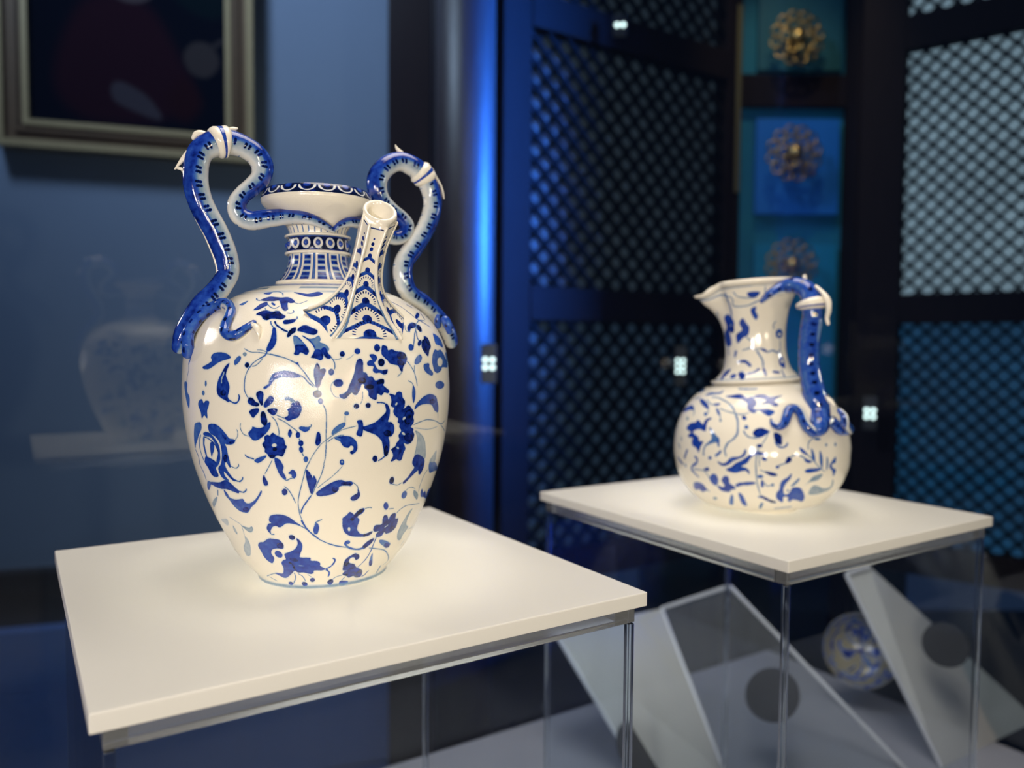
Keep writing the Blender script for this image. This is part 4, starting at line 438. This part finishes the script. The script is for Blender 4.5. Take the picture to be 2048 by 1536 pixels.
# ------------------------------------------------------------------ portrait painting on the wall
def portrait():
    W, H = 384, 416; img = np.zeros((H, W, 3), np.float32); img[:] = (.0010, .0014, .0048)
    cv = Canvas(W, H)
    def blob(pts, col, soft=5):
        nonlocal img
        C = catmull(np.array(pts, float).reshape(-1, 2) * (W / 400, H / 430), 8, closed=True); cv.D[:] = 0; cv.poly(C, 1.0, edge=0, soft=soft); m = cv.D[..., None]
        img = img * (1 - m) + np.array(col, np.float32) * m
    blob([240, 430, 260, 330, 300, 250, 400, 240, 400, 430], (.0012, .0042, .0065), 7)
    blob([-10, -10, 5, 120, 40, 215, 110, 265, 180, 260, 240, 210, 300, 140, 350, 60, 360, -10], (.014, .0030, .0065), 6)       # robe
    blob([60, 150, 120, 240, 230, 240, 300, 150, 330, 70, 260, 20, 120, 10, 50, 60], (.011, .0024, .0056), 14)
    blob([140, 270, 160, 330, 220, 380, 262, 350, 268, 300, 240, 250, 190, 240], (.040, .030, .033), 3)                  # face, cropped by the picture edge
    blob([120, 300, 130, 390, 200, 425, 240, 400, 190, 370, 160, 320], (.004, .0035, .006), 4)
    blob([310, 150, 330, 176, 362, 178, 382, 160, 385, 135, 360, 112, 325, 118], (.024, .019, .020), 3)                    # hand
    blob([365, 172, 392, 190, 398, 184, 372, 166], (.018, .015, .017), 2)
    blob([160, 78, 180, 88, 230, 66, 262, 30, 250, 22, 200, 36, 165, 52], (.028, .023, .030), 3)                         # paper
    blob([275, 60, 310, 110, 350, 60, 310, 20], (.011, .0022, .004), 12)
    px = np.ones((H, W, 4), np.float32); px[..., :3] = np.clip(img, 0, 1)
    im = bpy.data.images.new('portrait', W, H, alpha=False, float_buffer=True); im.colorspace_settings.name = 'Linear Rec.709'; im.pixels.foreach_set(px.ravel()); im.pack()
    m, nt, b = new_mat('dark_varnished_portrait'); t = nt.nodes.new('ShaderNodeTexImage'); t.image = im; nt.links.new(t.outputs[0], b.inputs['Base Color'])
    g = nt.nodes.new('ShaderNodeMix'); g.data_type = 'RGBA'; g.blend_type = 'MULTIPLY'; g.inputs[0].default_value = 1; g.inputs[7].default_value = (1.5, 1.5, 1.5, 1)
    nt.links.new(t.outputs[0], g.inputs[6]); nt.links.new(g.outputs[2], b.inputs['Base Color']); b.inputs['Roughness'].default_value = .85; b.inputs['Specular IOR Level'].default_value = .04
    root = empty('framed_painting', (W0.x, W0.y, 0), math.atan2(WD.y, WD.x)); tag(root, 'dark old portrait of a robed person in a brown and gilt frame on the wall', 'painting')
    x0, x1, z0, z1 = -1.062, -.538, 1.256, 1.90
    me = bpy.data.meshes.new('canvas'); me.from_pydata([(x0, -.03, z0), (x1, -.03, z0), (x1, -.03, z1), (x0, -.03, z1), (x0, -.01, z0), (x1, -.01, z0), (x1, -.01, z1), (x0, -.01, z1)], [], [(0, 1, 2, 3), (7, 6, 5, 4), (0, 4, 5, 1), (2, 6, 7, 3), (1, 5, 6, 2), (0, 3, 7, 4)])
    ul = me.uv_layers.new(name='UVMap'); ul.data.foreach_set('uv', [0, 0, 1, 0, 1, .98, 0, .98] + [0] * 40)
    link('canvas', me, m, root)
    # frame: four mitred rails, each a brown moulding with a gilt inner and a pale outer strip
    def rail(side, wd):
        def quad(off0, off1, y0, y1, mat, name, par):
            c = [(x0, z0), (x1, z0), (x1, z1), (x0, z1)]
            def out(p, o): return (p[0] + (-o if p[0] == x0 else o) * (1.0 if True else 1), p[1] + (-o if p[1] == z0 else o))
            a, b_ = c[side], c[(side + 1) % 4]; q = [out(a, off0), out(b_, off0), out(b_, off1), out(a, off1)]
            bm = bmesh.new(); vs = [bm.verts.new((p[0], y, p[1])) for y in (y0, y1) for p in q]
            for f in ((0, 1, 2, 3), (7, 6, 5, 4), (0, 4, 5, 1), (1, 5, 6, 2), (2, 6, 7, 3), (3, 7, 4, 0)): bm.faces.new([vs[i] for i in f])
            bmesh.ops.recalc_face_normals(bm, faces=bm.faces); return bm_obj(name, bm, mat, par)
        r = quad(.014, .062, -.045, -.0, M_BROWNF, 'frame_rail', root)
        quad(.0, .016, -.052, -.002, M_GOLDP, 'inner_strip', r); quad(.026, .036, -.055, -.044, M_BROWNF, 'bead', r); quad(.060, .080, -.064, -.0, M_GOLDP, 'outer_strip', r)
    for s in range(4): rail(s, .07)
portrait()

# ------------------------------------------------------------------ plinths: clear acrylic boxes under frosted plates
def plinth(i, bx, label_p, label_b):
    ox, oy, wx, dy = bx
    root = empty('display_box', (ox, oy, 0), YAW); tag(root, label_b, 'plinth', 'clear acrylic display boxes')
    e = .006 if i == 0 else .005; t = .0055; H = ZT - .0105
    x0, x1, y0, y1 = e, wx - e, e, dy - e
    for nm, a in (('side_sheet', (x0 + t, x1 - t, y0, y0 + t)), ('side_sheet', (x0 + t, x1 - t, y1 - t, y1)), ('side_sheet', (x0, x0 + t, y0 + t, y1 - t)), ('side_sheet', (x1 - t, x1, y0 + t, y1 - t))):
        bm = bmesh.new(); xx0, xx1, yy0, yy1 = a                 # the two broad faces of the sheet
        if xx1 - xx0 > yy1 - yy0: q = [[(xx0, y, 0), (xx1, y, 0), (xx1, y, H - .012), (xx0, y, H - .012)] for y in (yy0, yy1)]
        else: q = [[(x, yy0, 0), (x, yy1, 0), (x, yy1, H - .012), (x, yy0, H - .012)] for x in (xx0, xx1)]
        vs = [bm.verts.new(p) for f in q for p in f]
        bm.faces.new(vs[:4]); bm.faces.new(vs[7:3:-1])
        for k in range(4): bm.faces.new((vs[k], vs[k + 4], vs[(k + 1) % 4 + 4], vs[(k + 1) % 4]))
        bm_obj(nm, bm, M_CLEAR, root)
    for cx, cy in ((x0, y0), (x1 - t, y0), (x0, y1 - t), (x1 - t, y1 - t)): box('corner_edge', cx + .0002, cx + t - .0002, cy + .0002, cy + t - .0002, .0005, H - .0125, M_BAR, root, .0005)
    # top sheet with thick polished edges: four edge bars round a clear middle
    zt0, zt1 = H - .012, H
    for a in ((x0, x1, y0, y0 + .012), (x0, x1, y1 - .012, y1), (x0, x0 + .012, y0 + .0125, y1 - .0125), (x1 - .012, x1, y0 + .0125, y1 - .0125)):
        box('top_edge', a[0], a[1], a[2], a[3], zt0 + .0004, zt1 - .0004, M_TOPE, root, .0009)
    box('top_sheet', x0 + .0125, x1 - .0125, y0 + .0125, y1 - .0125, zt0 + .003, zt1 - .0006, M_CLEAR, root)
    cc = Vector((ox, oy, .27)) + Matrix.Rotation(YAW, 3, 'Z') @ Vector((wx * .5, dy * .55, 0))      # each frosted top is also lit from underneath
    light('under_plate_light', 'AREA', cc, cc + Vector((0, 0, 1)), (2.3, 2.3)[i], (1.0, .93, .82), 0.12, spread=80)
    p = box('display_plate', 0, wx, 0, dy, -.010, 0, M_PLATE, None, .0009, loc=(ox, oy, ZT), rot=(0, 0, YAW)); tag(p, label_p, 'plate', 'frosted white tops of the display boxes')
plinth(0, G['boxes'][0], 'frosted white acrylic top under the large two-handled vase', 'clear acrylic box carrying the large two-handled vase, nearest the camera')
plinth(1, G['boxes'][1], 'frosted white acrylic top under the small round ewer', 'clear acrylic box carrying the small round ewer, on the right')

# ------------------------------------------------------------------ sloping acrylic stands on the deck behind the boxes
def slab(name, c, th, mat, parent):
    c = [Vector(p) for p in c]; n = (c[1] - c[0]).cross(c[3] - c[0]).normalized() * th
    bm = bmesh.new(); vs = [bm.verts.new(p + q) for q in (Vector((0, 0, 0)), n) for p in c]
    for f in ((0, 1, 2, 3), (7, 6, 5, 4), (0, 4, 5, 1), (1, 5, 6, 2), (2, 6, 7, 3), (3, 7, 4, 0)): bm.faces.new([vs[i] for i in f])
    bmesh.ops.recalc_face_normals(bm, faces=bm.faces); return bm_obj(name, bm, mat, parent)
def edge(name, a, b, r, mat, parent):
    a, b = Vector(a), Vector(b); bm = bmesh.new(); bmesh.ops.create_cone(bm, cap_ends=True, segments=6, radius1=r, radius2=r, depth=(b - a).length)
    M = Matrix.Translation((a + b) / 2) @ (b - a).to_track_quat('Z', 'Y').to_matrix().to_4x4(); bm.transform(M); return bm_obj(name, bm, mat, parent)
def disc(name, c, nrm, r, th, mat, parent):
    bm = bmesh.new(); bmesh.ops.create_cone(bm, cap_ends=True, segments=40, radius1=r, radius2=r * .97, depth=th)
    M = Matrix.Translation(Vector(c)) @ Vector(nrm).to_track_quat('Z', 'Y').to_matrix().to_4x4(); bm.transform(M); return bm_obj(name, bm, mat, parent)
ST = {'A': [[0.0674, 1.18, 0.1838], [0.264, 1.34, 0.1658], [0.315, 1.1027, 0.0], [0.1924, 1.0907, 0.0]], 'B': [[0.264, 1.34, 0.1658], [0.3715, 1.3, 0.2189], [0.5865, 1.1223, 0.0], [0.315, 1.1027, 0.0]], 'C': [[0.5541, 1.27, 0.2497], [0.5934, 1.27, 0.2625], [0.8879, 1.2811, 0.0], [0.6439, 1.1299, 0.0]], 'dA': [0.1906, 1.1095, 0.0365], 'dB': [0.3894, 1.1307, 0.1079], 'dC': [0.6759, 1.1893, 0.1626]}
def stand(name, label, spec):
    root = empty(name); tag(root, label, 'stand')
    for nm, c, mat in spec['slabs']:
        s = slab(nm, c, .004, mat, root)
    for a, b in spec['edges']: edge('polished_edge', a, b, .0035, M_EDGE, root)
    for c, n, r in spec['discs']: disc('support_disc', c, n, r, .006, M_DISC, root)
def nrm(c): 
    c = [Vector(p) for p in c]; return (c[1] - c[0]).cross(c[3] - c[0]).normalized()
sa, sb, sc_ = ST['A'], ST['B'], ST['C']
stand('sloping_stand', 'folded acrylic stand with a frosted left face and a clear right face, between the boxes', dict(slabs=[('frosted_panel', sa, M_FROST), ('clear_panel', sb, M_HAZE)],
      edges=[(sa[1], sa[2]), (sb[1], sb[2]), (sa[0], sa[3]), (sb[0], sb[1])], discs=[(ST['dA'], nrm(sa), .042), (ST['dB'], nrm(sb), .040)]))
stand('sloping_stand', 'frosted acrylic stand with a dark disc, seen through the right box', dict(slabs=[('frosted_panel', sc_, M_FROST)], edges=[(sc_[0], sc_[3]), (sc_[0], sc_[1])], discs=[(ST['dC'], nrm(sc_), .034)]))

# ------------------------------------------------------------------ the two pots
def pot_root(i, name, label, cat):
    p = G['pots'][i]; o = bpy.data.objects.new(name, None); COL.objects.link(o); o.empty_display_size = .02
    h, t = p['h'], p['t']; d = Vector((sin(h), cos(h), 0))
    o.matrix_world = Matrix.Translation(Vector(p['o']) / 10000) @ Matrix.Rotation(t, 4, d) @ Matrix.Rotation(-h, 4, 'Z')
    tag(o, label, cat); return o, p
def smooth_prof(pr, n=4): return [tuple(q) for q in catmull(pr, n)]
def s_of(p):
    pr = np.array(p['prof'], float) / 10000; ss = np.concatenate([[0], np.cumsum(np.hypot(*np.diff(pr, axis=0).T))])
    return pr, ss

# --- large two-handled vase
vase, p1 = pot_root(0, 'two_handled_vase', 'large blue and white vase with two serpent handles and an upright spout', 'vase')
cv, zr, th = pot_canvas(PAINT[0], p1, 3072, 1536)
D = cv.D; Z = zr[:, None]; TH = th[None, :]
def band(z0, z1, val, soft=.0004):
    m = 1 / (1 + np.exp(-(Z - z0) / soft)) * 1 / (1 + np.exp((Z - z1) / soft)); return m * val
def put(m, v): D[:] = D * (1 - m) + v * m
put(band(.0008, .0032, 1.0), .38)                                              # grey-blue line round the foot
put(band(.2070, .2076, 1.0) * (.6 + .4 * np.sin(TH * 9)), .5); put(band(.2128, .2140, 1.0, .0002), .82)
put(band(.2100, .2112, 1.0, .0003) * (np.sin(TH * 5 + 1) > -.3), .45)
# neck: panels of short bars between ribs
ph = ((TH / (2 * pi) * 14 + .30) % 1.0)
m_all = band(.2165, .2372, 1.0, .0002); put(m_all * np.ones_like(TH), .10)
put(m_all * (np.abs(ph - .5) > .36) , .80); put(m_all * (np.abs(np.abs(ph - .5) - .36) < .05), 0.0)
put(m_all * (np.abs(ph - .5) > .445), .55)
for zc in (.2188, .2220, .2262, .2308, .2346): put(band(zc - .0013, zc + .0013, 1.0, .00025) * (np.abs(ph - .5) < .25), .86)
put(band(.2375, .2392, 1.0, .0002) * np.ones_like(TH), 0.0)
put(band(.2392, .2500, 1.0, .0003) * np.ones_like(TH), 1.0)
pb_ = ((TH / (2 * pi) * 16 + .5) % 1.0 - .5) * 2 * pi * .0224 / 16
el = (pb_ / .0034) ** 2 + ((Z - .2446) / .0040) ** 2; put((el < 1).astype(np.float32), 0.0); put((((pb_ / .0017) ** 2 + ((Z - .2448) / .0022) ** 2) < 1).astype(np.float32), .88)
put(band(.2500, .2520, 1.0, .0003) * np.ones_like(TH), .15)
st = (np.abs(((TH / (2 * pi) * 30) % 1.0) - .5) < .10) & (Z > .2525) & (Z < .2575 + .001 * np.sin(TH * 23)); put(st.astype(np.float32), .5)
img1 = cv.image('vase_decoration', 4)
GL1 = glaze('painted_vase_glaze', img1, rough=.11, bump=.20)
pr1, ss1 = s_of(p1); sp = lambda q: float(np.interp(q[1], pr1[:, 1], ss1) / ss1[-1])
body = [(r, z) for r, z in pr1 if z < .2155]
P = [(.030, .0015), (.036, .0), (.0455, 0.0)] + smooth_prof(body, 4)
lathe('body', P, GL1, vase, 192, sp, cap0=True)
neck = [(r, z) for r, z in pr1 if .2125 < z]
# neck mouldings: a raised collar under the beads and at the shoulder
lathe('neck', smooth_prof(neck, 4), GL1, vase, 144, sp)
for R, r, z in ((.0300, .0012, .2168), (.0232, .0011, .2383), (.0232, .0009, .2508)): bm_obj('neck_ring', torus_bm(R, r, (0, 0, z), None, 72, 8), M_CREAM, vase, smooth=True)
for k in range(16):
    a = 2 * pi * k / 16; sphere('neck_bead', (.0222 * sin(a), -.0222 * cos(a), .2446), .0019, M_COBALT, vase, 10, 8)
# mouth: painted outer band, lip and hollow inside
cm = Canvas(1536, 96); cm.D[:] = 1.0; cm.D[:10] = 0
for k in range(18):
    cx = (k + .5) * 1536 / 18; t = np.linspace(pi, 2 * pi, 12); cm.stroke(np.stack([cx + 34 * np.cos(t), 78 + 52 * np.sin(t)], 1), 11, .05, taper=False)
    cm.poly(np.stack([cx + 17 * np.cos(np.linspace(0, 2 * pi, 14)), 80 + 22 * np.sin(np.linspace(0, 2 * pi, 14))], 1), .80)
GLM = glaze('painted_mouth_glaze', cm.image('mouth_decoration', 2), rough=.15, bump=.1)
mouth = [(.0400, .2760), (.0405, .2770), (.0403, .2784), (.0399, .2795), (.0391, .2815), (.0384, .2830), (.0376, .2838)]
lathe('mouth_band', mouth, GLM, vase, 144, lambda q: min(1, max(0, (q[1] - .2765) / .0073)))
inner = [(.0376, .2838), (.0362, .2838), (.0352, .2825), (.0350, .2780), (.0300, .2725), (.0235, .2640), (.0190, .2560), (.0185, .2400), (.0200, .2280), (.0270, .2150), (.050, .2040), (.080, .18)]
lathe('inner_wall', smooth_prof(inner, 3), M_CREAM, vase, 96)

# serpent skin: cobalt back, cream belly, paired black dashes
ck = Canvas(256, 512); uu = (np.arange(256) + .5) / 256; ang = np.minimum(uu, 1 - uu) * 360
rng = np.random.RandomState(3)
ck.D[:] = np.interp(ang, [0, 40, 62, 80, 92, 118, 140, 180], [.84, .74, .82, .68, .36, .25, .12, .05])[None, :]
yy = (np.arange(512) + .5) / 512; ck.D *= (1 + .12 * np.sin(2 * pi * yy * 3)[:, None] * np.cos(2 * pi * uu * 2)[None, :])
for k in range(8):
    for s in (1, -1):
        c0 = s * (92 / 360 * 256) + (256 if s < 0 else 0); y0 = (k + .5) * 64 + rng.uniform(-6, 6)
        for dy in (-10, 10): ck.stroke([(c0 - s * 9 + rng.uniform(-2, 2), y0 + dy + 3), (c0 + s * 2, y0 + dy), (c0 + s * 13 + rng.uniform(-3, 2), y0 + dy - 2)], 13, 1.0)
    ck.stroke([(128 - 9, k * 64 + 20), (128 + 9, k * 64 + 22)], 6, .45)
    ck.poly([(0, k * 64 + 10), (9, k * 64 + 20), (2, k * 64 + 34), (-8, k * 64 + 22)], .9)
IMS = ck.image('serpent_skin', 2)
GLS = glaze('serpent_skin_glaze', IMS, rough=.10, bump=.08)
ce = Canvas(256, 512); ce.D[:] = np.interp(ang, [0, 20, 60, 90, 125, 150, 165, 180], [.60, .70, .66, .58, .74, .60, .15, .0])[None, :]
for k in range(9):
    for s in (1, -1):
        for aa, L_ in ((38, 9), (128, 12)):
            c0 = s * (aa / 360 * 256) + (256 if s < 0 else 0); y0 = (k + .5) * 56.8 + rng.uniform(-4, 4) + (20 if aa > 90 else 0)
            ce.stroke([(c0 - L_, y0 + 3), (c0, y0), (c0 + L_, y0 - 2)], 20, .97)
GLE = glaze('ewer_serpent_glaze', ce.image('ewer_serpent_skin', 2), rough=.07, bump=.04)
def plane_b(az): return (-sin(az), -cos(az), 0)
azL, azR = rad(162), rad(-18)
# normals of the two handle planes, both turned towards the viewer
bL = Vector((sin(azL), cos(azL), 0)); bL = bL if bL.y < 0 else -bL
bR = Vector((sin(azR), cos(azR), 0)); bR = bR if bR.y < 0 else -bR
def handle(name, label, trunk, b, flip, coils, horns, t_c):
    h = tube(name, trunk, GLS, vase, b, flip, sub=7, nseg=24); h['label'] = label
    for c in coils: tube('tail_coil', c, GLE, h, b, flip, sub=6, nseg=16, vscale=13)
    for c in horns: tube('horn', c, M_CREAM, h, b, flip, sub=5, nseg=12)
    bump = lambda t: .98 + .22 * max(0, sin(pi * t)) ** .4 + .07 * math.exp(-((t - .25) / .12) ** 2) + .10 * math.exp(-((t - .78) / .12) ** 2)
    tube('collar_ring', trunk, M_CREAM, h, b, flip, sub=7, nseg=28, rscale=bump, t0=t_c[0], t1=t_c[1], caps=False)
    mid = (t_c[0] + t_c[1]) / 2
    tube('collar_stripe', trunk, M_COBALT, h, b, flip, sub=7, nseg=28, rscale=lambda t: 1.212, t0=mid - .006, t1=mid + .010, caps=False)
    return h
g = G
hL = handle('handle', 'left serpent handle', g['LT'], bL, 1, [g['LS']], [g['LC'], g['LH1'], g['LH2'], g['LH3'], g['LH1b']], (.505, .558))
hR = handle('handle', 'right serpent handle', g['RT'], bR, -1, [g['RS'], g['RS2']], [g['RH1'], g['RH2']], (.405, .452))

# --- spout: ribbed six-sided tube with a round open mouth
def spout():
    ribs = [np.array(r, float) / 10000 for r in g['SP']]; n = len(ribs[0]); cnt = [4, 6, 4, 3, 4, 3]
    rows = []; ctrs = []
    for i in range(n):
        c = np.mean([r[i] for r in ribs], axis=0); ring = []
        for k in range(6):
            a, b = ribs[k][i], ribs[(k + 1) % 6][i]
            for j in range(cnt[k]):
                t = j / cnt[k]; p = a * (1 - t) + b * t; dent = .06 * math.sin(pi * t) if k < 3 else -.05 * math.sin(pi * t)
                p = p + (c - p) * dent * (1 - .7 * i / n)
                if k < 3:
                    rb_ = float(np.interp(p[2], pr1[:, 1], pr1[:, 0], right=0)) + (.0011 if i < n - 1 else -.0015); rp_ = math.hypot(p[0], p[1])
                    if rp_ < rb_ and p[2] < .205: p = np.array([p[0] * rb_ / rp_, p[1] * rb_ / rp_, p[2]])
                ring.append(p)
        rows.append(ring); ctrs.append(c)
    R = np.array(g['RING'], float) / 10000; Cc = np.array(g['RINGM'], float) / 10000; m = np.array(g['RINGN'], float) / 10000; m /= np.linalg.norm(m)
    outer = R; top = [(outer * .5 + np.array(rows[0]) * .5), outer, Cc + (R - Cc) * .97 + m * .0012, Cc + (R - Cc) * .86 + m * .0016, Cc + (R - Cc) * .76 + m * .0008, Cc + (R - Cc) * .70 - m * .0012]
    inn = [np.array(rows[i]) * k + np.array(ctrs[i]) * (1 - k) for i, k in ((1, .66), (3, .62), (5, .60), (8, .5))]
    allr = [[p for p in r] for r in (inn[::-1] + top[::-1])] + rows; ntop = len(inn) + len(top)
    cum = [0]; 
    for k, w_ in zip(cnt, (.25, .25, .25, .08, .09, .08)): cum += [cum[-1] + w_ / k * (j + 1) - 0 for j in range(k)] if False else [cum[-1] + w_ * (j + 1) / k for j in range(k)]
    v = lambda i: 0.012 if i < ntop else (i - ntop) / (n - 1) * .97 + .03
    cs = Canvas(768, 1024); Dd = cs.D; V = ((np.arange(1024) + .5) / 1024)[:, None]; U = ((np.arange(768) + .5) / 768)[None, :]
    F = np.clip((V - .03) / .97, 0, 1); Y = 449 + F * (683 - 449)                      # the panel's own height scale
    for k in range(3):
        X = (U * 4 - k) * 2 - 1; hw = np.interp(Y, [449, 482, 515, 540, 567, 600, 637, 675], [16, 16, 15, 18, 22, 30, 44, 66]) * (1 if k == 1 else .72)
        inside = (np.abs(X) <= 1); Xp = X * hw
        base = np.zeros_like(Xp)
        def pt(mask, val):
            nonlocal base
            base = np.where(mask, val, base)
        for yb, th_, dr in ((478, 0, 0), (511, 6, .30), (539, 7, .28), (567, 9, .30), (601, 10, .26), (637, 8, .19), (672, 9, .14)):
            if th_:
                yc = yb + dr * np.abs(Xp) ** 1.25; pt(np.abs(Y - yc) < th_ / 2, .72 if yb > 520 else .8)
                pt((np.abs(Y - yc) < th_ / 2) & (np.abs(X) > .62), .90); pt(np.abs(Y - yc + th_ / 2) < .9, .5)
                hwb = float(np.interp(yb, [511, 567, 637, 675], [13, 20, 40, 60]))
                rr_ = np.hypot(Xp, (Y - (yb - th_ / 2 - 1)) * 1.0); aa = np.arctan2(-(Y - yb), Xp); up = Y < yb - 1
                pt((rr_ < hwb * .17 + 2.3) & up, .86)
                pt((np.abs(rr_ - (hwb * .42 + 5)) < (1.3 + hwb * .03)) & up & ((np.abs((aa * (3.2 + hwb * .035)) % 1.0 - .5) < .20)) & (np.abs(X) < .78) & (yb > 560), .93)
        for yd, rd in ((474, 2), (484, 3.6), (494, 4.0)): pt(np.hypot(Xp, Y - yd) < rd, .88)
        pt((np.abs(X) > .80) & (np.abs(X) < .90), .42); pt((np.abs(X) > .90), 0.0)
        pt((Y < 455.5) & (Y > 453) & (np.abs(X) < .85), .93); pt((Y < 453), 0.0)
        pt((Y > 680) & (np.abs(X) < .9), .65)
        Dd[:] = np.where(inside, base, Dd)
    GLSP = glaze('painted_spout_glaze', cs.image('spout_decoration', 2), rough=.12, bump=.08)
    sp_ = mesh_grid('spout', allr, GLSP, vase, lambda i, j: (cum[j], v(i)), cap0=True)
    for k, nm in ((0, 'spout_rib'), (1, 'spout_rib'), (2, 'spout_rib'), (3, 'spout_rib')):
        pts = [[*(q * 10000), (12 - 0 * i) if k in (1, 2) else 9] for i, q in enumerate(ribs[k]) if i < n - 1][::2]
        tube(nm, pts, M_CREAM, sp_, (0, -1, 0), 1, sub=3, nseg=8)
spout()

# --- small ewer
ewer, p2 = pot_root(1, 'ewer', 'small round blue and white ewer with one blue serpent handle and a pinched lip', 'ewer')
cv, zr, th = pot_canvas(PAINT[1], p2, 2560, 1280)
D = cv.D; Z = zr[:, None]; TH = th[None, :]
put(band(.1372, .1380, 1.0, .0002) * np.ones_like(TH), .40); put(band(.1318, .1326, 1.0, .0002) * np.ones_like(TH), .45); put(band(.0022, .0034, 1.0) * np.ones_like(TH), .3)
GL2 = glaze('painted_ewer_glaze', cv.image('ewer_decoration', 4), rough=.09, bump=.05)
pr2, ss2 = s_of(p2); sp2 = lambda q: float(np.interp(q[1], pr2[:, 1], ss2) / ss2[-1])
ewer.matrix_world = Matrix.Translation((0, 0, .0024)) @ ewer.matrix_world
P = [(.025, .0012), (.031, 0), (.0350, 0)] + smooth_prof([(r, z) for r, z in pr2 if z < .1335], 4)
lathe('body', P, GL2, ewer, 160, sp2, cap0=True)
Mi = ewer.matrix_world.inverted(); frows = []
for r_, lz in ((.028, 0), (.0350, 0), (.0356, .0012), (.0350, None), (.028, None)):
    row = []
    for j in range(72):
        a_ = 2 * pi * j / 72; q_ = Vector((r_ * sin(a_), -r_ * cos(a_), lz or 0))
        if lz is None: q_ = ewer.matrix_world @ q_; q_.z = ZT + .0001; q_ = Mi @ q_
        row.append(tuple(q_))
    frows.append(row)
mesh_grid('foot', frows, M_CREAM, ewer)
nk = [(r, z) for r, z in pr2 if z > .1325] 
def ewer_rows(pr, seg=144, k=1.0):
    rows = []
    for r, z in pr:
        row = []
        for j in range(seg):
            a = 2 * pi * j / seg - pi; t = min(1, max(0, (z - .185) / .055)); f = 0; dz = 0
            da = (a + 1.33 + pi) % (2 * pi) - pi
            lobe = math.exp(-(da / .27) ** 2); notch = math.exp(-((abs(da) - .50) / .13) ** 2)
            rr = r * (1 + t ** 1.5 * (.34 * lobe - .08 * notch)); dz = -t ** 2 * .0110 * math.exp(-(da / .36) ** 4)
            row.append((rr * sin(a), -rr * cos(a), z + dz))
        rows.append(row)
    return rows
nkp = smooth_prof(nk, 4)
mesh_grid('neck', ewer_rows(nkp), GL2, ewer, lambda i, j: (j / 144, sp2(nkp[i])))
rim = [(.0440, .2340), (.0462, .2352), (.0470, .2372), (.0466, .2392), (.0448, .2400), (.0425, .2395), (.0412, .2375), (.0405, .2330), (.038, .222), (.033, .208), (.028, .19), (.027, .16), (.034, .142), (.05, .128)]
mesh_grid('rim', ewer_rows(smooth_prof(rim, 3)), M_CREAM, ewer)
bm_obj('shoulder_ring', torus_bm(.0462, .0016, (0, 0, .1348), None, 96, 8), M_CREAM, ewer, smooth=True)
bE = Vector((sin(rad(42)), cos(rad(42)), 0)); bE = bE if bE.y < 0 else -bE
eh = tube('handle', g['ET'], GLE, ewer, bE, 1, sub=7, nseg=24, vscale=11); eh['label'] = 'blue serpent handle'
for c in ('EL', 'ER'): tube('tail_coil', g[c], GLE, eh, bE, 1, sub=6, nseg=14, vscale=16)
tube('back_ridge', g['ERidge'], M_PALEBLUE, eh, bE, 1, sub=5, nseg=10)
for c in ('EH1', 'EH2', 'ELeaf'): tube('horn', g[c], M_CREAM, eh, bE, 1, sub=5, nseg=12)
tube('collar_ring', g['ET'], M_CREAM, eh, bE, 1, sub=7, nseg=28, rscale=lambda t: 1.05 + .60 * max(0, sin(pi * t)) ** .4 - .10 * math.exp(-((t - .5) / .14) ** 2), t0=.362, t1=.418, caps=False)
tube('collar_stripe', g['ET'], M_COBALT, eh, bE, 1, sub=7, nseg=28, rscale=lambda t: 1.56, t0=.388, t1=.398, caps=False)

# --- patterned bowl added in place of the ewer reflection in the right box
dish = empty('reflection_bowl', (0.6101, 1.33, 0.0985)); tag(dish, 'made-up patterned bowl standing in for the ewer reflection between the sloping stands, seen through the box', 'bowl')
dish.rotation_euler = (rad(72), 0, rad(-20))
cd = Canvas(1024, 256); rs = np.random.RandomState(11)
for k in range(90):
    cx, cy, a, L_ = rs.uniform(0, 1024), rs.uniform(0, 256), rs.uniform(0, 2 * pi), rs.uniform(18, 48)
    t = np.linspace(-1, 1, 6); cd.stroke(np.stack([cx + L_ * t * cos(a) * 1.6 + 14 * t ** 2, cy + L_ * t * sin(a) * .7 + 12 * np.cos(t * 2)], 1), rs.uniform(8, 22), rs.uniform(.5, .95))
GLD = glaze('dim_reflection_glaze', cd.image('bowl_decoration', 3), cream=(.30, .27, .19), rough=.15)  # cream dimmed to look like a faint reflection
bp_ = smooth_prof([(.020, -.034), (.022, -.030), (.036, -.024), (.050, -.012), (.058, .002), (.062, .014), (.0605, .0155), (.056, .004), (.046, -.010), (.030, -.020), (.006, -.024)], 4)
lathe('body', bp_, GLD, dish, 80, lambda q: (q[1] + .034) / .05, cap0=True, cap1=True)
